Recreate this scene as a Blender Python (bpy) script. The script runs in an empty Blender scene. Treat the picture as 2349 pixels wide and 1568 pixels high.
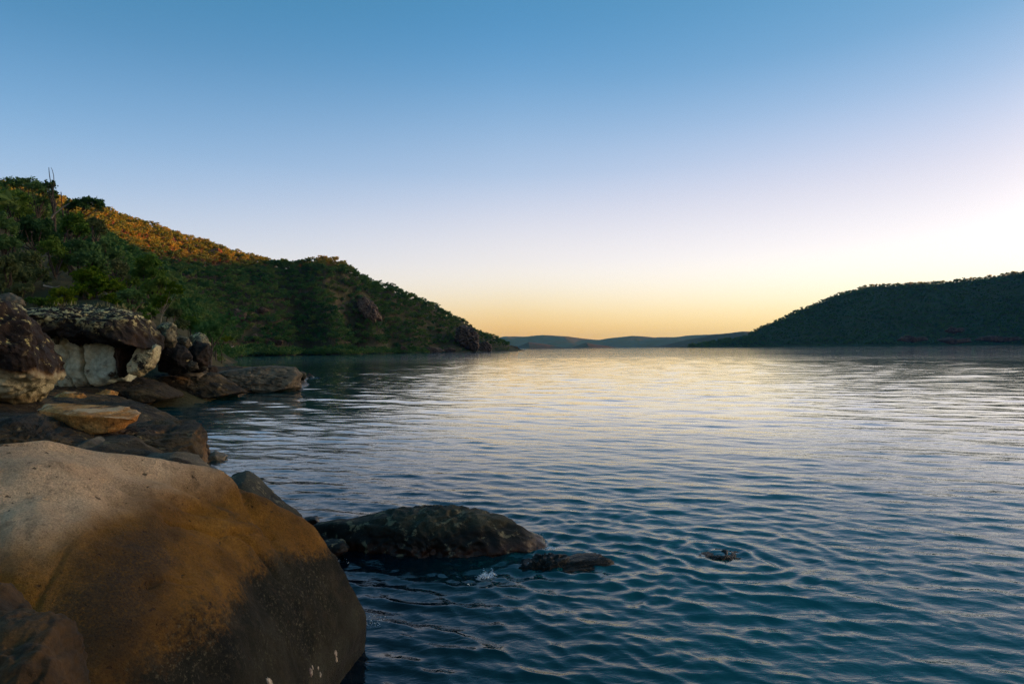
import bpy, bmesh, math, random
import numpy as np
from mathutils import Matrix, Vector

S = bpy.context.scene
COL = S.collection
rng = np.random.default_rng(7)
random.seed(7)

# ------------------------------------------------------------------ camera
LENS = 20.0
F = 2349 * LENS / 36.0            # focal length in pixels of a 2349 x 1568 picture
CAM = np.array([0.0, 0.0, 3.0])
PITCH = math.radians(0.66)
ROLL = math.radians(0.58)
fwd = np.array([0, math.cos(PITCH), math.sin(PITCH)])
up0 = np.array([0, -math.sin(PITCH), math.cos(PITCH)])
rt0 = np.array([1.0, 0, 0])
RT = rt0 * math.cos(ROLL) - up0 * math.sin(ROLL)
UP = rt0 * math.sin(ROLL) + up0 * math.cos(ROLL)
cd = bpy.data.cameras.new('camera')
cd.lens = LENS; cd.sensor_width = 36.0; cd.clip_start = 0.05; cd.clip_end = 80000
cam = bpy.data.objects.new('camera', cd); COL.objects.link(cam)
M = Matrix(((RT[0], UP[0], -fwd[0], CAM[0]), (RT[1], UP[1], -fwd[1], CAM[1]), (RT[2], UP[2], -fwd[2], CAM[2]), (0, 0, 0, 1)))
cam.matrix_world = M
S.camera = cam

# ------------------------------------------------------------------ light
EXPO = 2.8
K = 2.0 ** -EXPO
SUN_AZ, SUN_EL = math.radians(75), math.radians(4.6)      # azimuth clockwise from +Y
SD = Vector((math.sin(SUN_AZ) * math.cos(SUN_EL), math.cos(SUN_AZ) * math.cos(SUN_EL), math.sin(SUN_EL)))

def lin(h):
    h = h.lstrip('#')
    v = [int(h[i:i + 2], 16) / 255 for i in (0, 2, 4)]
    return tuple(c / 12.92 if c <= 0.04045 else ((c + 0.055) / 1.055) ** 2.4 for c in v) + (1.0,)

world = bpy.data.worlds.new('World'); S.world = world
world.use_nodes = True
wt = world.node_tree; wt.nodes.clear()
def wn(t, **k):
    n = wt.nodes.new(t)
    for a, b in k.items(): setattr(n, a, b)
    return n
wl = wt.links.new
wout = wn('ShaderNodeOutputWorld'); wbg = wn('ShaderNodeBackground')
wbg.inputs['Strength'].default_value = 0.1
sky = wn('ShaderNodeTexSky', sky_type='NISHITA'); sky.sun_disc = False
sky.sun_elevation = SUN_EL; sky.sun_rotation = SUN_AZ
sky.air_density = 1.0; sky.dust_density = 1.0; sky.ozone_density = 2.0
geo = wn('ShaderNodeTexCoord'); sep = wn('ShaderNodeSeparateXYZ')
wl(geo.outputs['Generated'], sep.inputs[0])
asn = wn('ShaderNodeMath', operation='ARCSINE'); wl(sep.outputs['Z'], asn.inputs[0])
el = wn('ShaderNodeMath', operation='DIVIDE'); wl(asn.outputs[0], el.inputs[0]); el.inputs[1].default_value = math.radians(45)
def ramp(stops):
    r = wn('ShaderNodeValToRGB'); cr = r.color_ramp; cr.interpolation = 'B_SPLINE'
    cr.elements[0].position = stops[0][0] / 45; cr.elements[0].color = lin(stops[0][1])
    cr.elements[1].position = 1.0; cr.elements[1].color = lin(stops[-1][1])
    for d, c in stops[1:-1]:
        e = cr.elements.new(d / 45); e.color = lin(c)
    wl(el.outputs[0], r.inputs[0]); return r
rA = ramp([(0, 'f2b25c'), (2, 'f6c888'), (4.5, 'ecdcd4'), (7, 'dedadf'), (10, 'c2cde1'), (14, '98b9dd'), (19, '6fa3d0'), (25, '4384b4'), (33, '367b9f'), (45, '2b6a88')])
rC = ramp([(0, 'ffb25a'), (1.2, 'ffbf66'), (2.6, 'ffd086'), (4.3, 'ffe3b2'), (6.3, 'fdf0de'), (8.6, 'f9f0ee'), (13, 'd9daea'), (17, 'b4c8e5'), (24, '72a6d3'), (30, '4c90c3'), (37, '4486ae'), (45, '337493')])
rB = ramp([(0, 'ffcf7c'), (2, 'ffe09c'), (4, 'ffefcb'), (6.5, 'fff5ea'), (9, 'fbf1f2'), (13.5, 'e6dfed'), (17, 'c6cfe9'), (20.5, '9fbce0'), (25, '6ba2cf'), (33, '4f92bc'), (45, '38799a')])
# azimuth blend: cosine of the angle between the view and the sun, both on the ground plane
ln2 = wn('ShaderNodeCombineXYZ'); wl(sep.outputs['X'], ln2.inputs[0]); wl(sep.outputs['Y'], ln2.inputs[1])
nrm = wn('ShaderNodeVectorMath', operation='NORMALIZE'); wl(ln2.outputs[0], nrm.inputs[0])
dot = wn('ShaderNodeVectorMath', operation='DOT_PRODUCT'); wl(nrm.outputs[0], dot.inputs[0])
dot.inputs[1].default_value = (math.sin(SUN_AZ), math.cos(SUN_AZ), 0)
def mrange(a, b):
    m = wn('ShaderNodeMapRange', interpolation_type='LINEAR'); wl(dot.outputs['Value'], m.inputs[0])
    m.inputs[1].default_value = a; m.inputs[2].default_value = b; return m
m1 = mrange(-0.5, 0.26); m2 = mrange(0.26, 0.85)
def wmix(f, a, b):
    m = wn('ShaderNodeMix', data_type='RGBA'); 
    if isinstance(f, float): m.inputs[0].default_value = f
    else: wl(f, m.inputs[0])
    wl(a, m.inputs[6]); wl(b, m.inputs[7]); return m.outputs[2]
c1 = wmix(m1.outputs[0], rA.outputs[0], rC.outputs[0])
glow = wn('ShaderNodeMapRange', interpolation_type='SMOOTHSTEP'); wl(el.outputs[0], glow.inputs[0])
glow.inputs[1].default_value = 15 / 45; glow.inputs[2].default_value = 3 / 45; glow.inputs[3].default_value = 1.0; glow.inputs[4].default_value = 1.25
rBg = wn('ShaderNodeVectorMath', operation='SCALE'); wl(rB.outputs[0], rBg.inputs[0]); wl(glow.outputs[0], rBg.inputs['Scale'])
c2 = wmix(m2.outputs[0], c1, rBg.outputs[0])
d3 = wn('ShaderNodeVectorMath', operation='DOT_PRODUCT'); wl(geo.outputs['Generated'], d3.inputs[0]); d3.inputs[1].default_value = SD
ac = wn('ShaderNodeMath', operation='ARCCOSINE'); wl(d3.outputs['Value'], ac.inputs[0])
a2 = wn('ShaderNodeMath', operation='POWER'); wl(ac.outputs[0], a2.inputs[0]); a2.inputs[1].default_value = 2.0
a3 = wn('ShaderNodeMath', operation='MULTIPLY'); wl(a2.outputs[0], a3.inputs[0]); a3.inputs[1].default_value = -1.0 / math.radians(14) ** 2
a4 = wn('ShaderNodeMath', operation='EXPONENT'); wl(a3.outputs[0], a4.inputs[0])
gl = wn('ShaderNodeVectorMath', operation='SCALE'); gl.inputs[0].default_value = (22.0, 15.5, 9.0); wl(a4.outputs[0], gl.inputs['Scale'])  # warm glow round the sun, added out of view to light the rocks
c3 = wn('ShaderNodeVectorMath', operation='ADD'); wl(c2, c3.inputs[0]); wl(gl.outputs[0], c3.inputs[1]); c2 = c3.outputs[0]
sc = wn('ShaderNodeVectorMath', operation='SCALE'); wl(c2, sc.inputs[0]); sc.inputs['Scale'].default_value = 10.0 * K
fin = wmix(0.94, sky.outputs[0], sc.outputs[0])
wl(fin, wbg.inputs['Color']); wl(wbg.outputs[0], wout.inputs['Surface'])

sd = bpy.data.lights.new('sun', 'SUN'); sd.energy = 5.0; sd.angle = math.radians(0.5); sd.color = (1.0, 0.20, 0.015)
so = bpy.data.objects.new('sun', sd); COL.objects.link(so)
so.rotation_euler = SD.to_track_quat('Z', 'Y').to_euler()
so.location = (60, 20, 60)

S.view_settings.view_transform = 'Standard'; S.view_settings.look = 'None'
S.view_settings.exposure = EXPO; S.view_settings.gamma = 1.0
S.view_settings.use_curve_mapping = False
S.render.engine = 'CYCLES'
S.cycles.use_denoising = True; S.cycles.denoising_input_passes = 'RGB_ALBEDO_NORMAL'; S.cycles.denoising_prefilter = 'NONE'
S.cycles.max_bounces = 6; S.cycles.diffuse_bounces = 4; S.cycles.glossy_bounces = 3; S.cycles.transparent_max_bounces = 8
S.cycles.volume_bounces = 0
S.cycles.sample_clamp_indirect = 4.0

# ------------------------------------------------------------------ helpers
def ray(px, py):
    return fwd + (px - 1174.5) / F * RT + (784 - py) / F * UP

def at(px, py, Y):
    """point on the sight line of a pixel (2349-wide picture) at forward distance Y"""
    d = ray(px, py); return CAM + d * (Y / d[1])

def on_z(px, py, z=0.0):
    d = ray(px, py); return CAM + d * ((z - CAM[2]) / d[2])

def project(P):
    v = np.asarray(P) - CAM
    x, y, z = v @ RT, v @ UP, v @ fwd
    return 1174.5 + F * x / z, 784 - F * y / z

_p = np.random.default_rng(3).permutation(256); _p = np.concatenate([_p, _p, _p])
_g = np.random.default_rng(4).normal(size=(256, 3)); _g /= np.linalg.norm(_g, axis=1)[:, None]
def perlin(P):
    P = np.asarray(P, float); i = np.floor(P).astype(int); f = P - i
    i &= 255; u = f * f * f * (f * (f * 6 - 15) + 10); out = 0
    for dx in (0, 1):
        for dy in (0, 1):
            for dz in (0, 1):
                h = _p[_p[_p[i[:, 0] + dx] + i[:, 1] + dy] + i[:, 2] + dz]
                gd = ((f - (dx, dy, dz)) * _g[h]).sum(1)
                w = (u[:, 0] if dx else 1 - u[:, 0]) * (u[:, 1] if dy else 1 - u[:, 1]) * (u[:, 2] if dz else 1 - u[:, 2])
                out = out + w * gd
    return out * 1.5
def fbm(P, s=1.0, o=4, gain=0.5, off=0.0):
    P = np.asarray(P, float) * s + off; a, r = 1.0, 0
    for k in range(o):
        r = r + a * perlin(P + 17.3 * k); P = P * 2.03; a *= gain
    return r
def ridged(P, s=1.0, o=4, off=0.0):
    P = np.asarray(P, float) * s + off; a, r = 1.0, 0
    for k in range(o):
        r = r + a * (1 - 2 * np.abs(perlin(P + 9.1 * k))); P = P * 2.1; a *= 0.5
    return r * 0.6

def tag(o, label=None, cat=None, group=None, kind=None):
    for k, v in (('label', label), ('category', cat), ('group', group), ('kind', kind)):
        if v: o[k] = v
    return o

def mesh_np(name, V, quads=None, tris=None, mat=None, smooth=True, parent=None, origin=None, mats=None, mi=None):
    V = np.asarray(V, np.float32)
    if origin is not None: V = V - np.asarray(origin, np.float32)
    me = bpy.data.meshes.new(name)
    nq = 0 if quads is None else len(quads); nt = 0 if tris is None else len(tris)
    me.vertices.add(len(V)); me.vertices.foreach_set('co', V.ravel())
    idx = []; ls = []; s = 0
    if nq: idx.append(np.asarray(quads).ravel()); ls.append(np.arange(nq) * 4); s = nq * 4
    if nt: idx.append(np.asarray(tris).ravel()); ls.append(s + np.arange(nt) * 3)
    idx = np.concatenate(idx).astype(np.int32); ls = np.concatenate(ls).astype(np.int32)
    me.loops.add(len(idx)); me.loops.foreach_set('vertex_index', idx)
    me.polygons.add(len(ls)); me.polygons.foreach_set('loop_start', ls)
    me.polygons.foreach_set('use_smooth', np.full(len(ls), smooth))
    if mats:
        for m in mats: me.materials.append(m)
        if mi is not None: me.polygons.foreach_set('material_index', np.asarray(mi, np.int32))
    elif mat: me.materials.append(mat)
    me.update(calc_edges=True); me.validate()
    o = bpy.data.objects.new(name, me); COL.objects.link(o)
    if origin is not None: o.location = origin
    if parent: o.parent = parent
    return o

def grid_quads(n, m, wrap=False):
    i, j = np.meshgrid(np.arange(n - 1), np.arange(m if wrap else m - 1), indexing='ij')
    i, j = i.ravel(), j.ravel(); j2 = (j + 1) % m
    return np.stack([i * m + j, i * m + j2, (i + 1) * m + j2, (i + 1) * m + j], 1)

_ico = {}
def ico(sub):
    if sub not in _ico:
        bm = bmesh.new(); bmesh.ops.create_icosphere(bm, subdivisions=sub, radius=1.0)
        bm.verts.ensure_lookup_table()
        _ico[sub] = (np.array([v.co for v in bm.verts]), np.array([[v.index for v in f.verts] for f in bm.faces])); bm.free()
    return _ico[sub]

def tps(ctrl, q):
    """smooth surface through ctrl rows (a, b, value), evaluated at q rows (a, b)"""
    P, v = ctrl[:, :2], ctrl[:, 2]; n = len(P)
    def U(a, b):
        return np.sqrt(((a[:, None] - b[None]) ** 2).sum(2))
    A = np.zeros((n + 3, n + 3)); A[:n, :n] = U(P, P) + np.eye(n) * 1e-4
    A[:n, n] = 1; A[:n, n + 1:] = P; A[n, :n] = 1; A[n + 1:, :n] = P.T
    w = np.linalg.solve(A, np.concatenate([v, np.zeros(3)]))
    out = np.empty(len(q))
    for s in range(0, len(q), 20000):
        qq = q[s:s + 20000]; out[s:s + 20000] = U(qq, P) @ w[:n] + w[n] + qq @ w[n + 1:]
    return out

# ------------------------------------------------------------------ materials
class NT:
    def __init__(s, name):
        s.m = bpy.data.materials.new(name); s.m.use_nodes = True; s.t = s.m.node_tree; s.t.nodes.clear()
        s.out = s.n('ShaderNodeOutputMaterial'); s.geo = s.n('ShaderNodeNewGeometry'); s._xyz = None
    def n(s, t, **k):
        x = s.t.nodes.new(t)
        for a, b in k.items(): setattr(x, a, b)
        return x
    def l(s, a, b): s.t.links.new(a, b)
    def put(s, inp, v):
        if isinstance(v, bpy.types.NodeSocket): s.l(v, inp)
        else: inp.default_value = v
    def noise(s, scale, detail=4, rough=0.55, vec=None, dist=0.0, w=None):
        x = s.n('ShaderNodeTexNoise'); x.inputs['Scale'].default_value = scale; x.inputs['Detail'].default_value = detail
        x.inputs['Roughness'].default_value = rough; x.inputs['Distortion'].default_value = dist
        s.l(vec if vec is not None else s.geo.outputs['Position'], x.inputs['Vector']); return x.outputs['Fac']
    def scaled(s, v3, rotz=0.0):
        x = s.n('ShaderNodeMapping'); x.inputs['Scale'].default_value = v3; x.inputs['Rotation'].default_value = (0, 0, rotz)
        s.l(s.geo.outputs['Position'], x.inputs['Vector']); return x.outputs[0]
    def ramp(s, f, stops, interp='LINEAR'):
        r = s.n('ShaderNodeValToRGB'); cr = r.color_ramp; cr.interpolation = interp
        cr.elements[0].position = stops[0][0]; cr.elements[0].color = tuple(stops[0][1]) + (1,)
        cr.elements[1].position = stops[-1][0]; cr.elements[1].color = tuple(stops[-1][1]) + (1,)
        for p, c in stops[1:-1]:
            e = cr.elements.new(p); e.color = tuple(c) + (1,)
        s.l(f, r.inputs[0]); return r.outputs[0]
    def map(s, v, a, b, c=0.0, d=1.0, smooth=True):
        x = s.n('ShaderNodeMapRange'); x.interpolation_type = 'SMOOTHSTEP' if smooth else 'LINEAR'
        s.put(x.inputs[0], v)
        for i, q in enumerate((a, b, c, d)): x.inputs[i + 1].default_value = q
        return x.outputs[0]
    def math(s, op, a, b=0.0, c=None):
        x = s.n('ShaderNodeMath', operation=op); s.put(x.inputs[0], a); s.put(x.inputs[1], b)
        if c is not None: s.put(x.inputs[2], c)
        return x.outputs[0]
    def mix(s, f, a, b, blend='MIX'):
        x = s.n('ShaderNodeMix', data_type='RGBA', blend_type=blend); s.put(x.inputs[0], f)
        s.put(x.inputs[6], a if isinstance(a, bpy.types.NodeSocket) else tuple(a) + (1,))
        s.put(x.inputs[7], b if isinstance(b, bpy.types.NodeSocket) else tuple(b) + (1,))
        return x.outputs[2]
    def xyz(s):
        if s._xyz is None:
            s._xyz = s.n('ShaderNodeSeparateXYZ'); s.l(s.geo.outputs['Position'], s._xyz.inputs[0])
        return s._xyz.outputs
    def nz(s):
        x = s.n('ShaderNodeSeparateXYZ'); s.l(s.geo.outputs['Normal'], x.inputs[0]); return x.outputs['Z']
    def bump(s, h, strength, dist, nrm=None):
        x = s.n('ShaderNodeBump'); x.inputs['Strength'].default_value = strength; x.inputs['Distance'].default_value = dist
        s.l(h, x.inputs['Height'])
        if nrm is not None: s.l(nrm, x.inputs['Normal'])
        return x.outputs[0]
    def principled(s, col, rough=0.8, nrm=None, spec=0.3, ior=1.45):
        b = s.n('ShaderNodeBsdfPrincipled'); s.put(b.inputs['Base Color'], col if isinstance(col, bpy.types.NodeSocket) else tuple(col) + (1,))
        s.put(b.inputs['Roughness'], rough); b.inputs['Specular IOR Level'].default_value = spec; b.inputs['IOR'].default_value = ior
        if nrm is not None: s.l(nrm, b.inputs['Normal'])
        s.l(b.outputs[0], s.out.inputs['Surface']); return b

def rock_mat(name, stops, scale=0.8, patch=None, lichen=None, band=None, grain=40.0, bump=(0.6, 0.04), bscale=3.0, rough=0.85, wet=None, strat=None, lichen2=None):
    t = NT(name)
    vec = t.scaled((1, 1, strat)) if strat else None
    n1 = t.noise(scale, 6, 0.6, vec, 0.4)
    col = t.ramp(n1, stops)
    if patch:                                  # (colour, noise scale, low, high)
        pc, ps, lo, hi = patch
        col = t.mix(t.map(t.noise(ps, 5, 0.62, t.scaled((1, 1.1, 1.2))), lo, hi), col, pc)
    g = t.noise(grain, 3, 0.7)
    col = t.mix(1.0, col, t.ramp(g, [(0.3, (.55, .55, .55)), (0.5, (1, 1, 1)), (0.72, (1.5, 1.5, 1.5))]), 'MULTIPLY')
    z = t.xyz()['Z']
    if band:
        for (z0, w, amp, ns, bc) in band:
            nn = t.noise(ns, 8, 0.7)
            zz = t.math('MULTIPLY_ADD', t.math('SUBTRACT', nn, 0.5), amp, z)
            col = t.mix(t.map(zz, z0 + w, z0 - w), col, bc)
    for L in (lichen, lichen2):
        if L:                                  # (colour, scale, threshold, width, upward need)
            lc, ls, th, w, upn = L
            f = t.map(t.noise(ls, 9, 0.72, None, 0.3), th, th + w)
            if isinstance(upn, tuple):
                f = t.math('MULTIPLY', f, t.map(t.math('ADD', z, t.math('MULTIPLY', t.math('SUBTRACT', t.noise(.9, 4), .5), 2.2)), upn[0], upn[1]))
            elif upn is not None:
                f = t.math('MULTIPLY', f, t.map(t.math('ADD', t.nz(), t.math('MULTIPLY', t.math('SUBTRACT', t.noise(ls * .35, 3), .5), 1.6)), upn - .15, upn + .2))
            col = t.mix(f, col, lc)
    h = t.math('ADD', t.math('MULTIPLY', t.noise(bscale, 8, 0.65), 1.0), t.math('MULTIPLY', t.noise(grain * .6, 4, 0.7), 0.18))
    r = rough
    if wet: r = t.map(z, wet - .1, wet + .25, 0.25, rough)
    t.principled(col, r, t.bump(h, bump[0], bump[1]), 0.3)
    return t.m

def leaf_mat(name, cols, trans=0.35, vs=0.25):
    t = NT(name)
    oi = t.n('ShaderNodeObjectInfo')
    n = t.noise(vs, 3, 0.6)
    f = t.math('ADD', t.math('MULTIPLY', oi.outputs['Random'], 0.62), t.math('MULTIPLY', t.math('SUBTRACT', n, 0.3), 0.95))
    k = len(cols); col = t.ramp(f, [(0.04 + 0.92 * i / (k - 1), c) for i, c in enumerate(cols)])
    d = t.n('ShaderNodeBsdfDiffuse'); tr = t.n('ShaderNodeBsdfTranslucent'); mx = t.n('ShaderNodeMixShader'); mx.inputs[0].default_value = trans
    t.l(col, d.inputs[0]); t.l(col, tr.inputs[0]); t.l(d.outputs[0], mx.inputs[1]); t.l(tr.outputs[0], mx.inputs[2])
    t.l(mx.outputs[0], t.out.inputs['Surface']); return t.m

def plain_mat(name, c0, c1, scale=3.0, rough=0.9):
    t = NT(name); t.principled(t.ramp(t.noise(scale, 5, .6), [(0.35, c0), (0.65, c1)]), rough, None, 0.2); return t.m

def water_mat():
    t = NT('sea_water')
    x = t.xyz()
    # body colour darker towards the left shore, teal farther out
    shore = t.map(t.math('ADD', t.math('MULTIPLY_ADD', x['Y'], 0.10, x['X']), t.math('MULTIPLY', t.noise(0.35, 3), 2.4)), -0.2, 5.0)
    cove = t.math('MULTIPLY', t.map(x['Y'], 10, 26), t.map(t.math('MULTIPLY_ADD', x['Y'], -.10, x['X']), 4, -14))
    col = t.mix(shore, (0.0003, 0.004, 0.008), (0.0003, 0.080, 0.088))
    col = t.mix(cove, col, (.003, .10, .12))          # paler turquoise in the cove
    a = math.radians(-20)
    n1 = t.noise(5.5, 4, 0.55, t.scaled((0.45, 1.0, 1), a), 0.4)
    n2 = t.noise(1.6, 3, 0.5, t.scaled((0.35, 1.0, 1), a), 0.3)
    n3 = t.noise(0.30, 3, 0.5, t.scaled((0.30, 1.0, 1), a * .4))
    lane = t.map(t.noise(0.02, 3, 0.5, t.scaled((0.35, 1.0, 1), 0.1)), 0.35, 0.6, 0.45, 1.0)
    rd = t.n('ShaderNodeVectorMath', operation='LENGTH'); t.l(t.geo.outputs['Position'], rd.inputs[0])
    calm = t.map(rd.outputs['Value'], 8, 38, 1.0, .22)             # wind ripples die away from the rocks
    b = t.bump(t.math('MULTIPLY', t.math('MULTIPLY', n1, lane), calm), 1.0, 0.028)
    b = t.bump(t.math('MULTIPLY', n2, lane), 1.0, 0.03, b)
    b = t.bump(t.math('MULTIPLY', n3, lane), 1.0, 0.09, b)
    far = t.map(rd.outputs['Value'], 45, 260, .03, .33)             # waves too small to resolve act as roughness
    paw = t.map(t.math('ABSOLUTE', t.math('SUBTRACT', t.math('MULTIPLY_ADD', x['X'], -.12, x['Y']), 205)), 42, 14)   # a wind lane across the cove
    paw = t.math('MULTIPLY', paw, t.map(t.noise(.03, 3, .5, t.scaled((.2, 2.5, 1))), .38, .55))
    p = t.principled(col, t.math('MAXIMUM', far, t.math('MULTIPLY', paw, .42)), b, 0.5, 1.333)
    t.l(t.map(rd.outputs['Value'], 7, 30, .08, 1.0), p.inputs['Coat Weight']); p.inputs['Coat Roughness'].default_value = 0.03; p.inputs['Coat IOR'].default_value = 1.333; t.l(b, p.inputs['Coat Normal'])  # coat grows with distance, added to brighten the far reflections
    return t.m

# ------------------------------------------------------------------ sea
def build_water():
    A = np.radians(np.concatenate([np.linspace(-62, 62, 700), np.linspace(66, 294, 58)]))
    R = np.concatenate([np.geomspace(0.3, 2.6, 14)[:-1], np.geomspace(2.6, 170, 640)[:-1], np.geomspace(170, 13500, 60)])
    rr, aa = np.meshgrid(R, A, indexing='ij')
    X = rr * np.sin(aa); Y = rr * np.cos(aa)
    dR = np.gradient(R)[:, None]; sp = np.maximum(dR, rr * np.radians(124 / 700))
    Z = np.zeros_like(X); GX = np.zeros_like(X); GY = np.zeros_like(X)
    g = np.random.default_rng(11); N = 70
    L = np.geomspace(0.11, 4.5, N); EX = 1.25 - 0.9 * np.clip((rr - 7) / 25, 0, 1)
    # gustiness: patches of livelier and calmer water
    P = np.stack([X.ravel(), Y.ravel(), np.zeros(X.size)], 1)
    gust = 1.0 + 0.45 * fbm(P, 0.22, 2).reshape(X.shape)
    for i in range(N):
        d = math.radians(66) + g.normal(0, 0.36)
        k = 2 * math.pi / L[i]
        s = 0.036 * (1.0 if L[i] < 0.36 else (0.36 / L[i]) ** EX)
        w = np.clip(L[i] / (2.6 * sp) - 0.6, 0, 1)
        ph = k * (X * math.cos(d) + Y * math.sin(d)) + g.uniform(0, 6.28)
        ph = ph + 0.5 * np.sin(0.35 * k * (X * math.sin(d) - Y * math.cos(d)) + g.uniform(0, 6.28))
        c = np.cos(ph); sn = np.sin(ph) * (w * (s / k) * 1.7)
        Z += w * (s / k) * c; GX -= sn * math.cos(d); GY -= sn * math.sin(d)
    cm = gust * (0.44 + 0.66 * np.exp(-(rr / 18) ** 2)); Z *= cm; GX *= cm; GY *= cm
    # rings bending round the drowned rocks
    for (cx, cy, r0, amp, lam) in RINGS:
        r = np.hypot(X - cx, (Y - cy) * 1.1)
        e = np.exp(-np.maximum(r - r0, 0) / 1.5) * (r > r0 * .3)
        Z += amp * e * np.cos(2 * math.pi * (r + .34 * fbm(P, 1.1, 3).reshape(X.shape)) / lam)
    V = np.stack([X + GX, Y + GY, Z], -1).reshape(-1, 3)
    n = len(V); V = np.vstack([V, [[0, 0, 0]]])
    m = len(A)
    tris = np.stack([np.full(m, n), np.roll(np.arange(m), -1), np.arange(m)], 1)
    q = grid_quads(len(R), m, wrap=True)[:, ::-1]
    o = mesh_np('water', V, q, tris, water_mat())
    tag(o, 'rippled teal sea of the bay reaching to the far hills', None, None, 'structure')
rp = on_z(1655, 1268); rp2 = on_z(1330, 1300); rp3 = on_z(1050, 1270)
RINGS = [(rp[0], rp[1], .5, .013, .42), (rp2[0], rp2[1], .4, .012, .36), (rp3[0], rp3[1], 1.0, .008, .38)]
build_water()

# ------------------------------------------------------------------ hills
def soil_mat(name, c0, c1, c2):
    t = NT(name); n = t.noise(0.06, 6, 0.65)
    t.principled(t.ramp(n, [(0.3, c0), (0.5, c1), (0.7, c2)]), 0.95, t.bump(t.noise(0.4, 6, .7), 0.8, 1.0), 0.1); return t.m

# control rows: pixel column, pixel row, forward distance (ground, tree tops lie above)
CT = [  # shore of the bay, going away
 (560,814,356),(700,811.5,410),(800,810,470),(900,807.5,500),(1000,805.5,560),(1100,804.5,620),(1195,802.5,745),
 # spur ridge
 (690,617,540),(750,624,480),(790,638,490),(830,652,520),(900,676,560),(950,692,590),(1000,705,620),(1060,736,660),(1130,774,720),(1180,797,765),
 # back ridge
 (620,610,545),(540,590,520),(460,563,500),(350,532,470),(240,494,430),(100,462,400),(0,440,385),(-300,400,360),(-900,330,330),
 # mid slopes
 (640,700,430),(760,720,430),(860,745,490),(950,755,545),(1060,775,630),(560,700,400),(460,650,400),(340,600,380),(240,560,350),
 # nearer slope on the left
 (0,545,75),(-300,500,75),(-900,450,75),(120,590,72),(200,640,66),(300,690,62),(400,735,66),(450,775,70),
 (0,660,46),(-300,640,46),(-900,640,46),(120,690,44),(250,700,42),(340,730,44),(420,780,50),
 (0,500,150),(-300,450,150),(-900,420,140),(150,555,150),(250,620,160),(350,680,180),(430,745,170),(470,790,150),(480,790,260),
 (100,510,260),(250,580,260),(380,650,270),(480,730,300),(-300,430,250),
 ]
ZT = [  # pixel column, height, forward distance
 (485,0,60),(500,-1,110),(510,-1.5,200),(522,-1,290),(535,0,320),(600,-3,250),(700,-4,200),(560,-3,120),(520,-3,60),(700,-4,340),(900,-4,450),
 (1100,-4,530),(1220,-3,740),(1230,-4,900),(560,-2,45),(500,0.5,40),(420,1.5,38),(250,2.2,36),(0,2.5,36),(-300,3,36),(-900,3,36),
 # falling away behind the ridges
 (620,45,800),(750,25,720),(900,5,780),(1050,-3,840),(460,60,800),(240,80,760),(0,90,700),(-300,90,650),(-900,90,600),(1150,-4,950),(620,-4,1000),(240,0,1050),(-400,0,1050),(-900,0,1000)]
ctrl = []
for (u, v, Y) in CT: ctrl.append((u / 420, math.log(Y) * 1.6, math.atan2(at(u, v, Y)[2] + 0, Y)))
for (u, z, Y) in ZT: ctrl.append((u / 420, math.log(Y) * 1.6, math.atan2(z, Y)))
ctrl = np.array(ctrl)
def hill_z(u, Y):
    q = np.stack([u / 420, np.log(Y) * 1.6], 1)
    z = np.tan(tps(ctrl, q)) * Y
    X = (u - 1174.5) / F * Y
    P = np.stack([X, Y, np.zeros_like(X)], 1)
    z = z + np.clip(z, 0, 30) / 30 * (1.5 * fbm(P, 0.018, 4)) + np.clip(z / 4, 0, 1) * 0.5 * fbm(P, 0.12, 3)
    z = z * np.clip((Y - 30.8) / 4, 0, 1)
    return np.maximum(z, -5.0)
hu = np.linspace(-1900, 1235, 380); hy = np.geomspace(30.8, 1050, 230)
uu, yy = np.meshgrid(hu, hy, indexing='ij')
hz = hill_z(uu.ravel(), yy.ravel())
HV = np.stack([(uu.ravel() - 1174.5) / F * yy.ravel(), yy.ravel(), hz], 1)
soil = soil_mat('hillside_soil', (.030, .034, .014), (.055, .052, .024), (.10, .075, .042))
tag(mesh_np('hillside', HV, grid_quads(380, 230), None, soil), 'steep bush covered headland on the left shore of the bay', None, None, 'structure')

# long ridge across the bay, running out of the picture on the right
RIDGE = [(-40, 1750, -4), (480,1750,-4),(565,1750,3),(726,1800,24),(850,1830,72),(958,1850,121),(1080,1850,168),(1171,1850,190),(1319,1800,190),(1443,1750,199),(1531,1700,211),
         (1640,1500,232),(1700,1250,238),(1700,1000,236),(1700,600,225),(1660,200,180),(1600,-300,100),(1550,-900,20),(1500,-1300,-4)]
RW = 470.0
def ridge_z(X, Y):
    P = np.stack([X, Y], 1); best = np.full(len(P), -1e9); R_ = np.array(RIDGE, float)
    acc = np.zeros(len(P)); wsum = np.zeros(len(P))
    dmin = np.full(len(P), 1e9); zat = np.zeros(len(P))
    for a, b in zip(R_[:-1], R_[1:]):
        ab = b[:2] - a[:2]; t = np.clip(((P - a[:2]) @ ab) / (ab @ ab), 0, 1)
        d = np.hypot(*(P - a[:2] - t[:, None] * ab).T); z = a[2] + t * (b[2] - a[2])
        w = 1 / (d + 25) ** 3; acc += w * z; wsum += w; dmin = np.minimum(dmin, d)
    zr = acc / wsum
    P3 = np.stack([X, Y, np.zeros_like(X)], 1)
    d = dmin + 70 * fbm(P3, 0.0022, 3) * np.clip(dmin / 120, 0, 1)
    wid = RW * np.clip(zr / 200, .22, 1.2)
    t = np.clip(d / wid, 0, 1.3)
    prof = np.where(t < 1, 0.5 + 0.5 * np.cos(np.pi * np.clip(t, 0, 1) ** .85), 0)
    z = (zr + 5) * prof - 5 + prof * 9 * ridged(P3, 0.006, 4) * np.clip(dmin / 60, 0.15, 1)
    return z
gx = np.linspace(60, 2300, 260); gy = np.linspace(-1500, 2500, 400)
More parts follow.
